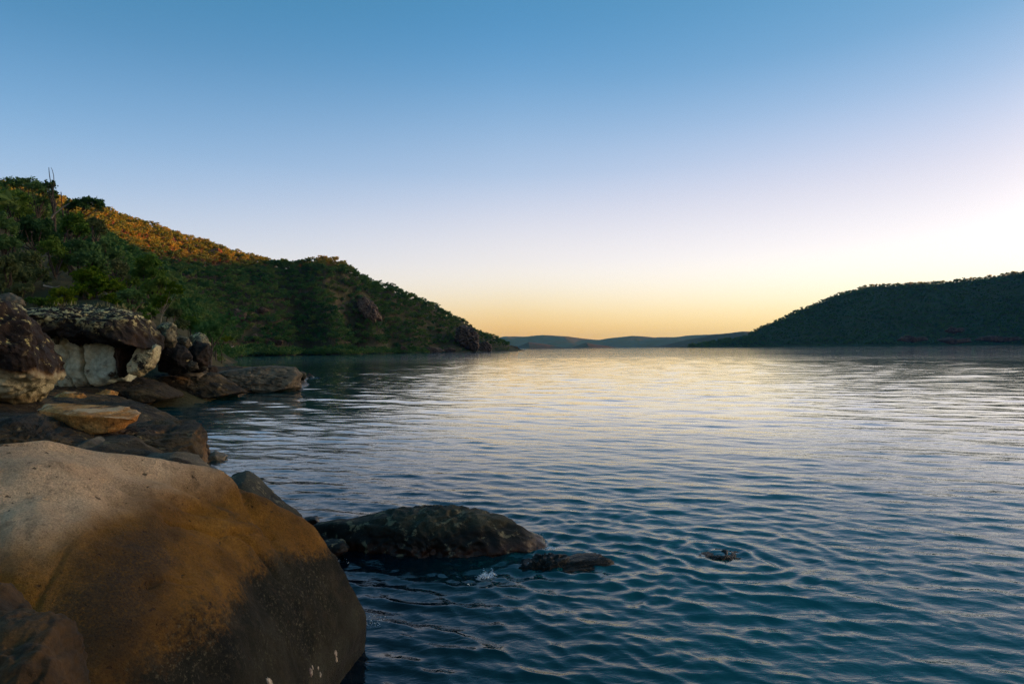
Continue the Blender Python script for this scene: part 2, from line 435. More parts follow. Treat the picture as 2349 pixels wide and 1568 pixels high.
xx, y2 = np.meshgrid(gx, gy, indexing='ij')
rz = ridge_z(xx.ravel(), y2.ravel())
tag(mesh_np('hill', np.stack([xx.ravel(), y2.ravel(), rz], 1), grid_quads(260, 400), None,
    soil_mat('far_hill_soil', (.04, .06, .03), (.06, .08, .04), (.08, .09, .05))),
    'long dark bush covered hill on the right side of the bay', None, None, 'structure')

# distant mountains closing the bay
def far_range(name, label, prof, Y, depth, seed, mat):
    pr = np.array(prof, float); u = np.linspace(pr[0, 0], pr[-1, 0], 240); v = np.interp(u, pr[:, 0], pr[:, 1])
    x = np.array([at(a, b, Y) for a, b in zip(u, v)])
    g = np.random.default_rng(seed); zc = x[:, 2] + 6 * fbm(np.stack([x[:, 0] * .004, np.full(240, seed), np.zeros(240)], 1), 1, 4)
    zc = np.maximum(zc, -5); rows = np.linspace(-1, 1, 40); V = []
    for r in rows:
        P = np.stack([x[:, 0], np.full(240, Y + r * depth), np.zeros(240)], 1)
        pf = (math.cos(math.pi * abs(r)) * .5 + .5)
        z = -5 + (zc + 5) * np.clip(pf + (pf * (1 - pf)) * 1.3 * fbm(P, 0.0016, 4, off=seed), 0, 1)
        V.append(np.stack([P[:, 0], P[:, 1], z], 1))
    o = mesh_np(name, np.concatenate(V), grid_quads(40, 240)[:, ::-1], None, mat); tag(o, label, None, None, 'structure')
mtn = soil_mat('distant_bush', (.008, .012, .009), (.011, .015, .011), (.016, .018, .014))
far_range('mountains', 'pale grey mountain range closing the end of the bay', [(1060,795),(1120,780),(1160,771),(1200,772),(1245,768),(1300,771),(1345,777),(1372,779),(1400,775),(1450,770),(1500,773),(1545,773),(1590,768),(1680,765),(1760,763),(1850,768),(1950,790)], 10500, 900, 2, mtn)
far_range('low_hill', 'low darker hill at the foot of the grey mountains behind the left point', [(1165,800),(1190,793),(1212,784),(1240,788),(1290,795),(1310,796),(1345,786),(1375,791),(1410,797)], 6500, 350, 3, mtn)
far_range('shoulder_hill', 'grey shoulder of hill sloping down left of the large right hill', [(1450,797),(1495,795),(1520,793),(1560,783),(1600,774),(1640,767),(1700,760),(1800,760),(1900,790)], 6200, 400, 5, mtn)

# ------------------------------------------------------------------ trees of the bush
def tube(path, rad, seg=6):
    path = np.asarray(path, float); V = []; n = len(path)
    for i in range(n):
        t = path[min(i + 1, n - 1)] - path[max(i - 1, 0)]; t /= np.linalg.norm(t) + 1e-9
        a = np.cross(t, [0.3, 0.9, 0.1]); a /= np.linalg.norm(a); b = np.cross(t, a)
        for k in range(seg):
            w = 2 * math.pi * k / seg; V.append(path[i] + rad[i] * (a * math.cos(w) + b * math.sin(w)))
    q = grid_quads(n, seg, wrap=True)
    return np.array(V), q
def join_tubes(ts):
    V, Q, o = [], [], 0
    for v, q in ts: V.append(v); Q.append(q + o); o += len(v)
    return np.concatenate(V), np.concatenate(Q)

def leaf_cloud(g, lobes, n, size, flat=0.55, clumps=26, spread=0.26, droop=0.0):
    """leaf cards gathered in clumps through ellipsoid lobes: (cx, cy, cz, rx, ry, rz)"""
    lob = np.array(lobes, float); vol = (lob[:, 3] * lob[:, 4] * lob[:, 5]) ** (2 / 3); vol /= vol.sum()
    V = []
    for L, f in zip(lob, vol):
        k = max(3, int(clumps * f * len(lob) ** .5)); d = g.normal(size=(k, 3)); d /= np.linalg.norm(d, axis=1)[:, None]
        d[:, 2] = np.where(d[:, 2] < -.35, -d[:, 2] * .6, d[:, 2])
        cc = L[:3] + d * L[3:] * (g.uniform(.45, .95, (k, 1)))
        m = int(n * f); idx = g.integers(0, k, m)
        rr = L[3:].mean() * spread * 1.6 * g.uniform(.55, 1.25, k)
        off = g.normal(size=(m, 3)) * .55; off[:, 2] *= flat
        c = cc[idx] + off * rr[idx][:, None]
        c[:, 2] -= droop * np.abs(g.normal(size=m)) * rr[idx]
        nr = g.normal(size=(m, 3)) + (c - L[:3]) / L[3:] * 0.9 + (0, 0, .35); nr /= np.linalg.norm(nr, axis=1)[:, None]
        a = np.cross(nr, g.normal(size=(m, 3))); a /= np.linalg.norm(a, axis=1)[:, None]; b = np.cross(nr, a)
        s = size * g.uniform(.6, 1.35, (m, 1))
        V.append(np.stack([c - a * s * .5, c - b * s * .32 + nr * s * .06, c + a * s * .5, c + b * s * .32 + nr * s * .06], 1).reshape(-1, 3))
    V = np.concatenate(V); return V, np.arange(len(V)).reshape(-1, 4)

FOREST = [(.028,.076,.028), (.054,.124,.038), (.086,.160,.044), (.122,.182,.050), (.168,.195,.056)]
leaf_far = leaf_mat('bush_leaves', FOREST, .42, .05)
leaf_hill = leaf_mat('hill_bush_leaves', [(.06,.13,.07), (.11,.20,.085), (.15,.25,.09), (.20,.27,.10)], .48, .010)  # bush leaves copied lighter for the dim right hill, light put into the colour
bark_far = plain_mat('grey_bark', (.05,.04,.03), (.14,.11,.09), 2.0)

def bush_tree(seed, n, size):
    """a gum tree of about 7 m: trunk, forking limbs and flat topped clumps of leaves"""
    g = np.random.default_rng(seed); h = g.uniform(6.0, 8.0); k = g.integers(3, 6); lobes = []; ts = []
    lean = g.normal(0, .5, 2)
    fork = np.array([lean[0] * .5, lean[1] * .5, h * g.uniform(.3, .45)])
    ts.append(tube([(0, 0, -1), (lean[0] * .2, lean[1] * .2, fork[2] * .5), fork], [.16, .14, .11], 5))
    for i in range(k):
        a = 2 * math.pi * (i + g.uniform(-.3, .3)) / k; r = g.uniform(.7, 1.9)
        c = np.array([math.cos(a) * r + lean[0], math.sin(a) * r + lean[1], h * g.uniform(.62, .92)])
        rad = g.uniform(1.1, 1.8); lobes.append((*c, rad, rad, rad * g.uniform(.5, .75)))
        ts.append(tube([fork, (fork + c) / 2 + g.normal(0, .15, 3), c], [.09, .06, .03], 4))
    lobes.append((lean[0], lean[1], h * .62, 1.5, 1.5, .9))
    return leaf_cloud(g, lobes, n, size, clumps=26), join_tubes(ts)
def low_bush(seed, n, size):
    g = np.random.default_rng(seed); lobes = [(g.normal(0, 1.1), g.normal(0, 1.1), g.uniform(.7, 1.7), g.uniform(1, 1.6), g.uniform(1, 1.6), g.uniform(.8, 1.3)) for _ in range(4)]
    return leaf_cloud(g, lobes, n, size, flat=.8), join_tubes([tube([(0, 0, -.5), (.1, 0, .8)], [.08, .05], 4)])

near_src = [bush_tree(100 + i, 430, .62) for i in range(6)]
far_src = [bush_tree(100 + i, 210, .95) for i in range(5)] + [low_bush(300 + i, 170, .8) for i in range(3)]
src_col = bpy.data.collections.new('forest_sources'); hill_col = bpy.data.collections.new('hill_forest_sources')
def src_obj(i, lv, tr, leaf, sc_):
    V = np.vstack([lv[0], tr[0]]); q = np.vstack([lv[1], tr[1] + len(lv[0])])
    o = mesh_np('forest_tree', V, q, None, None, False, mats=[leaf, bark_far], mi=[0] * len(lv[1]) + [1] * len(tr[1]))
    COL.objects.unlink(o); sc_.objects.link(o)
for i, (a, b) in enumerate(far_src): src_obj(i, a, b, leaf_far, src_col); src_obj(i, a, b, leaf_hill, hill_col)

def scatter(name, P, rotz, scl, idx, label, src_col=src_col):
    me = bpy.data.meshes.new(name); me.vertices.add(len(P)); me.vertices.foreach_set('co', np.asarray(P, np.float32).ravel())
    for nm, ty, v in (('rotz', 'FLOAT', rotz), ('scl', 'FLOAT', scl), ('idx', 'INT', idx)):
        at_ = me.attributes.new(nm, ty, 'POINT'); at_.data.foreach_set('value', np.asarray(v, np.float32 if ty == 'FLOAT' else np.int32))
    o = bpy.data.objects.new(name, me); COL.objects.link(o)
    g = bpy.data.node_groups.new(name, 'GeometryNodeTree')
    g.interface.new_socket('Geometry', in_out='INPUT', socket_type='NodeSocketGeometry'); g.interface.new_socket('Geometry', in_out='OUTPUT', socket_type='NodeSocketGeometry')
    gi = g.nodes.new('NodeGroupInput'); go = g.nodes.new('NodeGroupOutput')
    ip = g.nodes.new('GeometryNodeInstanceOnPoints'); ci = g.nodes.new('GeometryNodeCollectionInfo')
    ci.inputs['Collection'].default_value = src_col; ci.inputs['Separate Children'].default_value = True; ci.inputs['Reset Children'].default_value = True
    def attr(nm, ty):
        a = g.nodes.new('GeometryNodeInputNamedAttribute'); a.data_type = ty; a.inputs['Name'].default_value = nm; return a.outputs['Attribute']
    cx = g.nodes.new('ShaderNodeCombineXYZ'); g.links.new(attr('rotz', 'FLOAT'), cx.inputs['Z'])
    ip.inputs['Pick Instance'].default_value = True
    g.links.new(gi.outputs[0], ip.inputs['Points']); g.links.new(ci.outputs[0], ip.inputs['Instance'])
    g.links.new(attr('idx', 'INT'), ip.inputs['Instance Index']); g.links.new(cx.outputs[0], ip.inputs['Rotation']); g.links.new(attr('scl', 'FLOAT'), ip.inputs['Scale'])
    g.links.new(ip.outputs[0], go.inputs[0])
    md = o.modifiers.new('scatter', 'NODES'); md.node_group = g
    tag(o, label, None, None, 'stuff'); return o

# left hillside: jittered grid, thinned where rock shows
g = np.random.default_rng(21)
sx = np.arange(-760, 60, 3.7); sy = np.arange(37, 860, 3.7)
PX, PY = np.meshgrid(sx, sy, indexing='ij'); PX = PX.ravel() + g.uniform(-1.8, 1.8, PX.size); PY = PY.ravel() + g.uniform(-1.8, 1.8, PY.size)
U_ = 1174.5 + F * PX / PY; ok = (U_ > -1300) & (U_ < 1168); PX, PY, U_ = PX[ok], PY[ok], U_[ok]
PZ = hill_z(U_, PY)
sl = np.hypot(hill_z(1174.5 + F * (PX + 4) / PY, PY) - PZ, hill_z(1174.5 + F * PX / (PY + 4), PY + 4) - PZ) / 4
thin = g.random(len(PX)) < .62 * np.sqrt(1 + 2.0 * sl ** 2); PX, PY, PZ, U_ = PX[thin], PY[thin], PZ[thin], U_[thin]
OUT = [(846,705,505,6),(862,735,500,5),(1072,770,655,8),(545,720,375,4),(590,770,380,4)]   # rock outcrops kept clear
keep = (PZ > .8) & (fbm(np.stack([PX, PY, 0 * PX], 1), .03, 3) > -.85)
for (u, v, Y, r) in OUT:
    p = at(u, v, Y); keep &= np.hypot(PX - p[0], (PY - p[1] + r * .3) * .6) > r * .85
keep &= ~((PY < 95) & (U_ < 480) & (U_ > -40))
PX, PY, PZ, U_ = PX[keep], PY[keep], PZ[keep], U_[keep]
# drop what the ridge hides: running maximum of elevation along each sight column
order = np.argsort(PY); elev = np.arctan2(PZ + 8 - 3, np.hypot(PX, PY)); bins = ((U_ + 1400) / 6).astype(int); mx = np.full(600, -1.0); vis = np.zeros(len(PX), bool)
gel = np.arctan2(PZ - 3, np.hypot(PX, PY))
for i in order:
    b = bins[i]; vis[i] = elev[i] > mx[b] - .002; mx[b] = max(mx[b], gel[i])
PX, PY, PZ, U_ = PX[vis], PY[vis], PZ[vis], U_[vis]
hsize = g.uniform(.62, 1.25, len(PX)) * np.where(PZ < 5, .62, 1.0) * np.interp(U_, [900, 1150], [1, .6])
size_px = hsize / PY
score = size_px.copy(); V_ = np.array(project(np.stack([PX, PY, PZ + 4 * hsize], 1)))
inview = (U_ > 5) & (U_ < 1200)
rank = np.argsort(-np.where(inview, score, -1)); single = np.zeros(len(PX), bool); single[rank[:300]] = True
cand = np.where(single)[0]
print('hill trees', len(PX))
tree_mesh = []
for (lv, tr) in near_src:
    a = mesh_np('crown', lv[0], lv[1], None, leaf_far, False); b = mesh_np('trunk', tr[0], tr[1], None, bark_far, True)
    tree_mesh.append((a.data, b.data)); bpy.data.objects.remove(a); bpy.data.objects.remove(b)
for i in cand:
    e = bpy.data.objects.new('gum_tree', None); COL.objects.link(e); e.empty_display_size = .5
    e.location = (PX[i], PY[i], PZ[i]); s = hsize[i]; e.scale = (s, s, s); e.rotation_euler = (0, 0, g.uniform(0, 6.28))
    tag(e, 'small gum tree in the bush on the shaded hillside behind the shore rocks', 'tree', 'gum trees on the nearer part of the left hillside')
    a, b = tree_mesh[g.integers(0, len(tree_mesh))]
    for nm, d in (('crown', a), ('trunk', b)):
        o = bpy.data.objects.new(nm, d); COL.objects.link(o); o.parent = e
rest = ~single
low = PZ[rest] < 5
scatter('forest', np.stack([PX[rest], PY[rest], PZ[rest] - .3], 1), g.uniform(0, 6.28, rest.sum()), hsize[rest],
        np.where(low, g.integers(5, 8, rest.sum()), np.where(g.random(rest.sum()) < .8, g.integers(0, 5, rest.sum()), g.integers(5, 8, rest.sum()))),
        'dense eucalyptus forest covering the left headland, sunlit orange along its upper ridge')
# mangroves along the far shore
mu = g.uniform(500, 1000, 620); yl = np.geomspace(240, 760, 260)
sh = np.array([yl[np.argmax(hill_z(np.full(260, float(u)), yl) > .3)] for u in np.linspace(490, 1010, 53)])
my = np.interp(mu, np.linspace(490, 1010, 53), sh) + g.uniform(-3, 9, len(mu)); mz = np.maximum(hill_z(mu, my), 0) - .3
scatter('mangroves', np.stack([(mu - 1174.5) / F * my, my, mz], 1), g.uniform(0, 6.28, len(mu)), g.uniform(.8, 1.5, len(mu)) * np.interp(mu, [545,800,985],[1.15,1,.7]),
        g.integers(5, 8, len(mu)), 'low green fringe of mangroves along the waterline below the left headland')
# right hill
sx = np.arange(480, 1750, 6.6); sy = np.arange(1250, 2000, 6.6)
QX, QY = np.meshgrid(sx, sy, indexing='ij'); QX = QX.ravel() + g.uniform(-3.8, 3.8, QX.size); QY = QY.ravel() + g.uniform(-3.8, 3.8, QY.size)
qu = 1174.5 + F * QX / QY; ok = (qu > 1580) & (qu < 2480); QX, QY = QX[ok], QY[ok]
QZ = ridge_z(QX, QY); ok = (QZ > 2.5); QX, QY, QZ = QX[ok], QY[ok], QZ[ok]
print('far hill trees', len(QX))
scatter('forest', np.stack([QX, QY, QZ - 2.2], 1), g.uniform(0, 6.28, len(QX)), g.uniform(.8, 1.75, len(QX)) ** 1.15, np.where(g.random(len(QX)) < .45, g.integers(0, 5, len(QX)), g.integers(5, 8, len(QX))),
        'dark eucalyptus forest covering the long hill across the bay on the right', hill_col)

# ------------------------------------------------------------------ rock materials
m_boulder = NT('tan_sandstone')
def build_boulder_mat(t):
    z = t.xyz()['Z']
    n = t.noise(1.1, 6, .62, None, .3)
    col = t.ramp(n, [(.28, (.34, .21, .115)), (.48, (.58, .385, .225)), (.70, (.70, .51, .32))])
    # dark grey lichen film in drifts down the top
    d = t.map(t.noise(.85, 7, .68, t.scaled((1.6, .75, 1), -.6), .5), .52, .68)
    col = t.mix(t.math('MULTIPLY', d, .9), col, (.055, .042, .032))
    st = t.math('ADD', t.math('MULTIPLY_ADD', t.xyz()['X'], .98, 2.47), t.math('MULTIPLY_ADD', t.xyz()['Y'], .185, -.72))
    st = t.math('ABSOLUTE', t.math('MULTIPLY_ADD', t.math('SUBTRACT', t.noise(2.1, 5, .65), .5), .8, st))
    st = t.math('MULTIPLY', t.map(st, .30, .04), t.map(t.xyz()['Y'], 4.4, 3.8))
    stain = t.math('MULTIPLY', t.math('MULTIPLY', st, .85), t.map(t.noise(60, 4, .8), .30, .56))
    low = t.map(t.math('MULTIPLY_ADD', t.math('SUBTRACT', t.noise(1.3, 5, .65), .5), 1.6, t.xyz()['Y']), 3.45, 2.8)  # near end darkened: the crevice's shade put into the colour
    # ochre iron staining above the tide line
    zn = t.math('MULTIPLY_ADD', t.math('SUBTRACT', t.noise(.9, 5, .6), .5), 1.0, z)
    och = t.ramp(t.noise(2.2, 6, .65), [(.3, (.085, .038, .006)), (.52, (.20, .090, .011)), (.72, (.31, .145, .020))])
    col = t.mix(t.map(zn, 2.08, 1.62), col, och)
    d2 = t.map(t.noise(1.7, 8, .72), .55, .68)
    col = t.mix(t.math('MULTIPLY', d2, .55), col, (.060, .038, .014))
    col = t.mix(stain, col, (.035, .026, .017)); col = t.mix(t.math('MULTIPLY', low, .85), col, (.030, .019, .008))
    # black lichen of the tide zone with grey speckle lower down
    zt = t.math('MULTIPLY_ADD', t.math('SUBTRACT', t.noise(1.0, 3, .5), .5), .55, z)
    zt = t.math('MULTIPLY_ADD', t.math('SUBTRACT', t.noise(22, 6, .75), .5), .42, zt)
    tide = t.ramp(t.noise(1.3, 5, .6), [(.36, (.006, .006, .004)), (.5, (.020, .018, .010)), (.66, (.040, .038, .024))])
    sp = t.math('MULTIPLY', t.map(t.noise(34, 6, .8), .53, .62), t.map(t.noise(1.6, 4, .6), .40, .62))
    tide = t.mix(sp, tide, (.105, .09, .05))
    col = t.mix(t.map(zt, 1.29, 1.11), col, tide)
    gr = t.noise(75, 4, .8)
    col = t.mix(1.0, col, t.ramp(gr, [(.32, (.62, .6, .58)), (.5, (1, 1, 1)), (.70, (1.35, 1.32, 1.28))]), 'MULTIPLY')
    pit = t.map(t.noise(17, 2, .5), .69, .73)
    col = t.mix(t.math('MULTIPLY', pit, .75), col, (.035, .020, .010))
    bl = t.map(t.noise(4.5, 6, .7), .54, .66)
    col = t.mix(t.math('MULTIPLY', bl, .45), col, (.06, .042, .022))
    h = t.math('ADD', t.noise(6, 9, .72), t.math('MULTIPLY', t.noise(55, 4, .75), .3)); h = t.math('SUBTRACT', h, t.math('MULTIPLY', pit, .35))
    t.principled(col, t.map(z, .12, .5, .35, .88), t.bump(h, 1.0, .07), .25)
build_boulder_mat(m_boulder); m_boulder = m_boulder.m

m_shelf = rock_mat('dark_shelf_rock', [(.3, (.009, .006, .003)), (.46, (.030, .020, .009)), (.6, (.062, .041, .018)), (.74, (.12, .080, .036))], .55,
                   patch=((.17, .085, .025), .5, .55, .70), lichen=((.20, .145, .065), 1.8, .59, .06, .25), lichen2=((.012,.010,.007), .8, .54, .06, None), grain=14, bump=(1.0, .2), bscale=1.2, wet=.12, strat=2.2)
m_cap = rock_mat('black_varnished_rock', [(.3, (.004, .003, .002)), (.5, (.012, .008, .005)), (.7, (.036, .019, .010))], .5,
                 lichen=((.46, .38, .17), 2.6, .50, .07, (3.9, 5.0)), lichen2=((.45, .35, .15), 3.0, .635, .03, -.3), grain=8, bump=(.9, .2), bscale=.8)
m_undercut = rock_mat('black_rock_with_cream_underside', [(.3, (.007, .004, .003)), (.5, (.022, .012, .007)), (.7, (.062, .030, .014))], .5,
                 band=[(2.42, .10, 1.0, .9, (.12, .06, .02)), (2.28, .16, 1.0, .9, (.40, .35, .21)), (1.62, .10, .5, 1.2, (.20, .15, .07))], lichen=((.52, .42, .15), 2.6, .57, .05, .30), lichen2=((.10, .07, .03), 2.0, .60, .05, None), grain=8, bump=(.9, .2), bscale=.9)
m_lichen = rock_mat('lichen_crusted_rock', [(.3, (.03, .022, .014)), (.5, (.12, .095, .055)), (.7, (.27, .23, .13))], .9,
                    lichen=((.46, .41, .20), 1.6, .52, .08, .1), grain=9, bump=(1.0, .2), bscale=1.0)
m_pale = rock_mat('pale_hollow_sandstone', [(.28, (.24, .18, .08)), (.44, (.42, .38, .24)), (.58, (.35, .40, .31)), (.72, (.56, .54, .41))], .30,
                  patch=((.30, .17, .06), .42, .56, .72), lichen=((.05,.035,.02), .55, .60, .05, None), grain=2.5, bump=(.7, .25), bscale=.6, strat=.6)
m_cream = rock_mat('cream_sandstone', [(.28, (.17, .12, .05)), (.5, (.38, .32, .18)), (.7, (.52, .47, .30))], .6,
                   patch=((.13, .08, .03), .8, .52, .68), lichen=((.03,.02,.012), 1.3, .57, .05, None), grain=6, bump=(.9, .2), bscale=1.1)
m_slab = rock_mat('orange_slab_rock', [(.3, (.22, .085, .016)), (.5, (.48, .20, .045)), (.68, (.62, .34, .11))], 1.2,
                  patch=((.035, .02, .010), 1.1, .55, .66), lichen=((.56, .35, .18), 1.1, .52, .08, .7), grain=22, bump=(.9, .07), bscale=3, strat=2)
m_wet = rock_mat('weedy_tidal_rock', [(.3, (.012, .011, .007)), (.5, (.030, .027, .015)), (.7, (.060, .054, .032))], 1.2,
                 band=[(.34, .10, .30, 2.0, (.008, .007, .005)), (.13, .05, .12, 3.0, (.022, .008, .004))], lichen=((.15, .125, .07), 5, .55, .06, .1), grain=46, bump=(.8, .04), bscale=5, wet=.08)
m_grey = rock_mat('grey_shore_rock', [(.3, (.035, .026, .015)), (.5, (.105, .080, .050)), (.7, (.20, .155, .10))], 1.5, grain=30, bump=(.8, .05), bscale=4, wet=.05,
                  patch=((.02, .018, .012), 1.2, .54, .66))
m_weed = rock_mat('seaweed_mat', [(.3, (.002, .002, .0015)), (.5, (.005, .0045, .0025)), (.7, (.013, .010, .005))], 6, grain=60, bump=(1, .05), bscale=14, rough=.5)
m_cliff = rock_mat('reddish_hill_rock', [(.3, (.035, .024, .018)), (.5, (.10, .066, .046)), (.7, (.21, .135, .09))], .12, grain=1.2, bump=(1, 1.2), bscale=.25, strat=.35)
m_beach = rock_mat('pink_shore_rock', [(.3, (.16, .085, .05)), (.5, (.38, .24, .17)), (.7, (.60, .47, .40))], .25, grain=2, bump=(.8, .5), bscale=.5,
                   band=[(1.0, .4, .8, .4, (.05, .04, .03))])

m_brown = rock_mat('brown_ochre_rock', [(.3, (.014, .008, .003)), (.5, (.040, .020, .006)), (.7, (.10, .050, .014))], 2.0,
                   patch=((.02, .014, .008), 2.2, .50, .66), grain=90, bump=(.8, .02), bscale=9, band=[(1.62, .10, .3, 3, (.018, .017, .011))])

# ------------------------------------------------------------------ rock shapes
def outline_rock(name, pts, Y, thick, mat, label=None, cat='rock', seed=0, sub=5, p=.62, amp=.06, fr=1.0, lean=0.0, group=None, parent=None, rid=.5, back=0.0, kind=None, strat=0, cuts=7, cracks=()):
    """a solid boulder: its front outline is given at forward distance Y, it is rounded off over `thick` metres of depth"""
    W = np.array([at(u, v, Y) for u, v in pts]); x, z = W[:, 0], W[:, 2]
    c = np.array([(x.min() + x.max()) / 2, (z.min() + z.max()) / 2])
    px_ = np.append(x, x[0]) - c[0]; pz_ = np.append(z, z[0]) - c[1]
    t = np.linspace(0, 1, 24, endpoint=False)
    X = np.concatenate([px_[i] + t * (px_[i + 1] - px_[i]) for i in range(len(x))]); Z = np.concatenate([pz_[i] + t * (pz_[i + 1] - pz_[i]) for i in range(len(x))])
    ph = np.arctan2(Z, X); r = np.hypot(X, Z); o = np.argsort(ph); ph, r = ph[o], r[o]
    nr, nf = {3: (9, 28), 4: (14, 48), 5: (34, 120), 6: (64, 230)}[sub]
    tq = np.linspace(0.02, 1, nr); q1 = 1 - (1 - tq) ** 1.6; r1 = q1 ** (1 / p); d1 = np.sqrt(np.maximum(1 - r1 ** 2, 0))
    q1, r1, d1 = np.concatenate([q1, q1[-2::-1]]), np.concatenate([r1, r1[-2::-1]]), np.concatenate([-d1, d1[-2::-1]])
    fa = np.linspace(-np.pi, np.pi, nf, endpoint=False); nrow = len(q1)
    f = np.tile(fa, nrow); q, rho, dy = np.repeat(q1, nf), np.repeat(r1, nf), np.repeat(d1, nf)
    f = np.append(f, [0, 0]); q = np.append(q, [0, 0]); rho = np.append(rho, [0, 0]); dy = np.append(dy, [-1, 1])
    QD = grid_quads(nrow, nf, wrap=True)[:, ::-1]; n0 = nrow * nf; ar = np.arange(nf); nx = np.roll(ar, -1); lb = (nrow - 1) * nf
    T = np.concatenate([np.stack([np.full(nf, n0), nx, ar], 1)[:, ::-1], np.stack([np.full(nf, n0 + 1), lb + ar, lb + nx], 1)[:, ::-1]])
    R = np.interp(f, np.concatenate([ph - 2 * np.pi, ph, ph + 2 * np.pi]), np.concatenate([r, r, r]))
    dd = np.sign(dy) * np.abs(dy) ** .8 * thick * (1 + back * (dy > 0))
    lx = R * q * np.cos(f); lz = R * q * np.sin(f)
    P = np.stack([c[0] + lx + 0 * dd, Y + dd + lean * lz, c[1] + lz], 1)
    P[:, 0] += (P[:, 1] - Y) * c[0] / Y * .6              # the sides follow the block's own facing
    gc = np.random.default_rng(seed + 900); half = np.array([np.ptp(x) / 2, thick, np.ptp(z) / 2]); cen = np.array([c[0], Y, c[1]])
    for _ in range(cuts):                                 # broken faces
        n_ = gc.normal(size=3); n_[1] = -abs(n_[1]) if gc.random() < .7 else n_[1]; n_ /= np.linalg.norm(n_)
        q_ = (P - cen) / half; sup = np.percentile(q_ @ n_, 99.5); ex = np.maximum(q_ @ n_ - sup * gc.uniform(.72, .93), 0)
        P = P - (n_ * half) * (ex * .85)[:, None]
    s = fr / max(.2, min(np.ptp(x), np.ptp(z)) * .5)
    nrm = np.stack([np.cos(f) * rho, dy, np.sin(f) * rho], 1)
    Pn = P * (1, 1, 1 + strat)
    h = 1.35 * amp * min(np.ptp(x), np.ptp(z)) * (fbm(Pn, s, 6, .55, seed * 3.7) * (1 - rid) - rid * np.abs(fbm(Pn, s * 1.3, 4, .5, seed * 5.1)) * 1.3 + .25 * rid)
    for (u0, w_, dep) in cracks:
        xc = at(u0, pts[0][1], Y)[0]; wob = .25 * fbm(P * (0, 0, 1) + (seed, u0, 0), .8, 3)
        h = h - dep * np.exp(-((P[:, 0] - xc - wob) / w_) ** 2)
    P = P + nrm * h[:, None]
    org = (c[0], Y, max(P[:, 2].min(), 0) if parent is None else 0)
    o = mesh_np(name, P, QD, T, mat, True, parent, org if parent is None else None)
    if parent is None: tag(o, label, cat, group, kind)
    elif label: o['label'] = label
    return o

def hull_rock(name, pts, mat, label, cat, seed, amp=.05, cuts=5, parent=None):
    """an angular block: convex hull of points (pixel column, row, forward distance), broken up and roughened"""
    bm = bmesh.new()
    for u, v, Y in pts: bm.verts.new(at(u, v, Y))
    bmesh.ops.convex_hull(bm, input=bm.verts[:])
    bmesh.ops.delete(bm, geom=[v for v in bm.verts if not v.link_faces], context='VERTS')
    bmesh.ops.triangulate(bm, faces=bm.faces[:])
    for _ in range(4): bmesh.ops.subdivide_edges(bm, edges=bm.edges[:], cuts=1, use_grid_fill=True)
    for _ in range(2): bmesh.ops.smooth_vert(bm, verts=bm.verts[:], factor=.4, use_axis_x=True, use_axis_y=True, use_axis_z=True)
    bmesh.ops.triangulate(bm, faces=bm.faces[:]); bm.normal_update(); bm.verts.ensure_lookup_table()
    P = np.array([v.co for v in bm.verts]); N = np.array([v.normal for v in bm.verts]); T = np.array([[v.index for v in f.verts] for f in bm.faces]); bm.free()
    sz = np.ptp(P, axis=0).min(); s = 2.2 / sz
    h = amp * sz * (fbm(P, s, 5, .55, seed * 2.3) - .8 * np.abs(fbm(P, s * 1.2, 4, .5, seed * 4.1)) + .2)
    P = P + N * h[:, None]; org = P.mean(0); org[2] = P[:, 2].min()
    o = mesh_np(name, P, None, T, mat, True, parent, org if parent is None else None)
    if parent is None: tag(o, label, cat)
    return o

